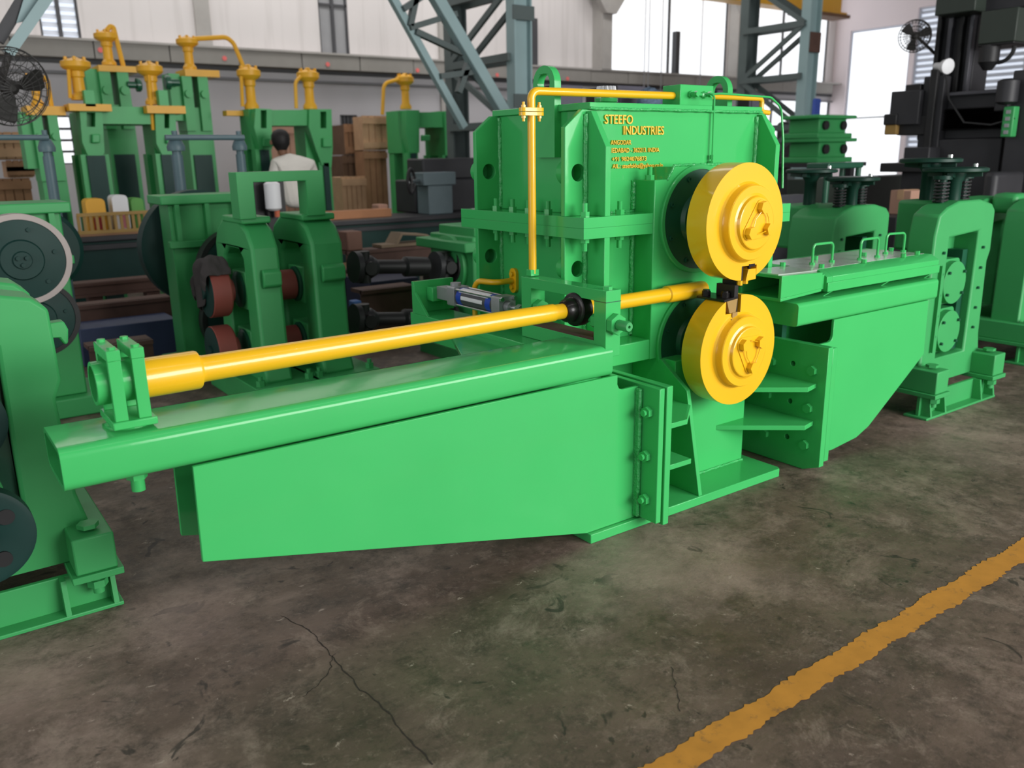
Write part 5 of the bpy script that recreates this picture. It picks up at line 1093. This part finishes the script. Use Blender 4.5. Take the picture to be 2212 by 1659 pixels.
# ================================================================== PIPE CRADLE AND GUIDE PIPE
pc = thing('pipe_cradle', 'green twin frame cradle on the left end of the feed beam', 'cradle', (-1.79, -0.135, 0.787))
part('swivel_disc', MB().lathe([(0.064, 0), (0.064, 0.005), (0.055, 0.010)], (-1.79, -0.135, 0.787), (0, 0, 1), 36), G, pc)
part('foot_plate', MB().box(-1.847, -1.733, -0.226, -0.044, 0.797, 0.818), G, pc, 0.003)
for x0 in (-1.838, -1.778):
    for y0 in (-0.216, -0.071): part('post', MB().box(x0, x0+0.033, y0, y0+0.018, 0.818, 0.985), G, pc, 0.0015)
    cp = part('cap_bar', MB().box(x0-0.001, x0+0.034, -0.218, -0.052, 0.985, 1.014), G, pc, 0.002)
    for y in (-0.20, -0.07): part('cap_screw', MB().hex((x0+0.016, y, 1.014), (x0+0.016, y, 1.022), 0.011), G, cp)
part('swivel_tube', MB().lathe([(0.050, 0), (0.061, 0), (0.061, 0.118), (0.050, 0.118), (0.050, 0)], (-1.868, -0.135, 0.914), (1, 0, 0), 48, False), G, pc, 0.001)
part('swivel_bolt', MB().hex((-1.79, -0.135, 0.667), (-1.79, -0.135, 0.645), 0.034).hex((-1.79, -0.135, 0.645), (-1.79, -0.135, 0.622), 0.029).cyl((-1.79, -0.135, 0.622), (-1.79, -0.135, 0.585), 0.019, n=16), G, pc)
P0 = at(372, 807, 'y', -0.135); P1 = at(1520, 623.5, 'y', -0.05); dP = (P1-P0); dl = dP.normalized()
def atx(x): return P0+dP*((x-P0.x)/dP.x)
gp = thing('guide_pipe', 'long glossy yellow guide pipe lying above the feed beam', 'pipe', atx(-0.6))
part('pipe', MB().tube([atx(-1.59), atx(-0.9), atx(-0.225)], 0.0395, 32, 0.034), Y, gp)
part('rear_sleeve', MB().lathe([(0.05, 0), (0.0565, 0.004), (0.0565, 0.172), (0.054, 0.178), (0.043, 0.180), (0.0405, 0.184), (0.0405, 0.19)], atx(-1.765), dl, 40), Y, gp)
part('collar', MB().lathe([(0.036, 0), (0.046, 0.016), (0.047, 0.046), (0.050, 0.050), (0.061, 0.052), (0.066, 0.056), (0.067, 0.062), (0.067, 0.098), (0.063, 0.104), (0.04, 0.106)], atx(-0.175), dl, 48), BLK, gp, label='black steel roller collar')
part('front_pipe', MB().tube([atx(-0.225), atx(P1.x-0.24)], 0.0305, 28), Y, gp)
part('front_sleeve', MB().lathe([(0.031, 0), (0.037, 0.004), (0.0375, 0.235), (0.034, 0.247), (0.024, 0.252)], atx(P1.x-0.25), dl, 36), Y, gp)

# ================================================================== DELIVERY BEAM (right arm) and TROUGH
db = thing('delivery_beam', 'bright green delivery beam with deep tapered side plate right of the discs', 'machine arm', (1.7, -0.15, 0.045))
part('box_beam', MB().prism(rrect(-0.297, -0.006, 0.718, 0.826, 0.018), 'x', 1.03, 2.24), G, db, 0.001, 20)
pr = [(1.224, 0.055), (1.395, 0.045), (1.60, 0.066), (1.71, 0.108), (2.178, 0.421), (2.165, 0.718), (1.318, 0.718), (1.318, 0.64), (1.31, 0.62), (1.29, 0.612), (1.224, 0.612)]
part('side_plate', MB().prism(pr, 'y', -0.295, -0.281), G, db, 0.002)
part('side_plate', MB().prism(pr, 'y', -0.03, -0.016), G, db, 0.002)
part('joint_flange', MB().box(1.188, 1.224, -0.388, 0.25, 0.055, 0.612), G, db, 0.003)
for y, z in ((-0.316, 0.50), (-0.309, 0.314), (-0.305, 0.129)): piece('bolt', NUT, db, (1.224, y-0.02, z), TO_PX)
part('inner_web', MB().box(1.19, 1.224, -0.1, 0.0, 0.612, 0.718), GD, db)
dt = thing('delivery_trough', 'green covered delivery trough with polished steel lid on the right arm', 'trough', (1.6, -0.03, 0.826))
ms = MB()
def quadbox(ms, a, b): return ms.add(list(a)+list(b), [(0, 1, 2, 3), (7, 6, 5, 4), (0, 4, 5, 1), (1, 5, 6, 2), (2, 6, 7, 3), (3, 7, 4, 0)])
# mouth: four tapering walls
xa, xb = 0.957, 1.262
def wall(y0a, y1a, z0a, z1a, y0b, y1b, z0b, z1b):
    return quadbox(MB(), [(xa, y0a, z0a), (xa, y1a, z0a), (xa, y1a, z1a), (xa, y0a, z1a)], [(xb, y0b, z0b), (xb, y1b, z0b), (xb, y1b, z1b), (xb, y0b, z1b)])
part('mouth_wall', wall(-0.25, -0.235, 0.852, 0.955, -0.25, -0.235, 0.868, 0.944), G, dt, 0.002)
part('mouth_wall', wall(-0.025, -0.012, 0.852, 0.955, -0.025, -0.012, 0.868, 0.944), G, dt, 0.002)
part('mouth_wall', wall(-0.25, -0.012, 0.838, 0.852, -0.25, -0.012, 0.854, 0.868), G, dt, 0.002)
part('mouth_wall', wall(-0.235, -0.025, 0.941, 0.955, -0.235, -0.025, 0.930, 0.944), G, dt, 0.002)
part('lid_sheet', quadbox(MB(), [(xa+0.005, -0.225, 0.955), (xa+0.005, -0.015, 0.955), (xa+0.005, -0.015, 0.960), (xa+0.005, -0.225, 0.960)],
     [(xb+0.02, -0.205, 0.944), (xb+0.02, -0.015, 0.944), (xb+0.02, -0.015, 0.949), (xb+0.02, -0.205, 0.949)]), STEEL, dt, label='polished steel lid over the mouth')
part('trough_body', MB().prism([(-0.25, 0.848), (-0.25, 0.918), (-0.205, 0.944), (--0.015, 0.944), (-0.17, 0.930), (0.16, 0.930), (0.16, 0.944), (0.19, 0.944), (0.19, 0.848)], 'x', 1.345, 2.31), G, dt, 0.002)
part('trough_body', MB().prism([(-0.25, 0.848), (-0.25, 0.918), (-0.205, 0.944), (-0.17, 0.944), (-0.17, 0.930), (-0.012, 0.930), (-0.012, 0.848)], 'x', 1.30, 1.345), G, dt, 0.002)
part('trough_body', MB().box(1.262, 1.30, -0.235, -0.012, 0.86, 0.93), G, dt)
part('rail_strip', MB().box(1.30, 2.31, -0.258, -0.25, 0.848, 0.892), G, dt, 0.002)
part('lid_sheet', MB().prism([(1.285, -0.168), (2.30, -0.168), (2.30, 0.158), (1.345, 0.158), (1.345, -0.014), (1.285, -0.014)], 'z', 0.9305, 0.945), STEEL, dt, label='polished steel lid of the trough')
for (ua, va), (ub, vb), tp in (((1754, 572), (1796.5, 566.5), 524), ((1857, 562), (1894.5, 556), 513.5), ((1938, 545), (1978, 541), 500)):
    a, b = at(ua, va, 'z', 0.945), at(ub, vb, 'z', 0.945)
    if b.x > 2.275: b.x = 2.275; a.x = min(a.x, 2.13)
    hh = at(ub, tp, 'y', b.y).z-0.945
    hd = part('lid_handle', MB().tube(fillet([a, a+Vector((0, 0, hh)), b+Vector((0, 0, hh)), b], 0.022, 5), 0.0065, 10), G, dt)
    for q in (a, b):
        part('handle_nut', MB().hex(q, q+Vector((0, 0, 0.012)), 0.014), G, hd)
for u, v in ((1690.3, 577), (1761, 561), (1866, 553), (1943, 540), (1866, 568), (1951, 556), (1981, 550), (1774, 579)):
    q = at(u, v, 'z', 0.9455); q.x = min(q.x, 2.27); z0 = 0.9455 if q.x > 1.285 else 0.95
    part('lid_bolt', MB().hex((q.x, q.y, z0), (q.x, q.y, z0+0.02), 0.0135), G, dt)
for x in (1.30, 1.79, 2.20):
    part('support_strip', MB().prism([(x, 0.826), (x+0.012, 0.826), (x+0.102, 0.848), (x+0.082, 0.848)], 'y', -0.235, -0.02), G, dt)
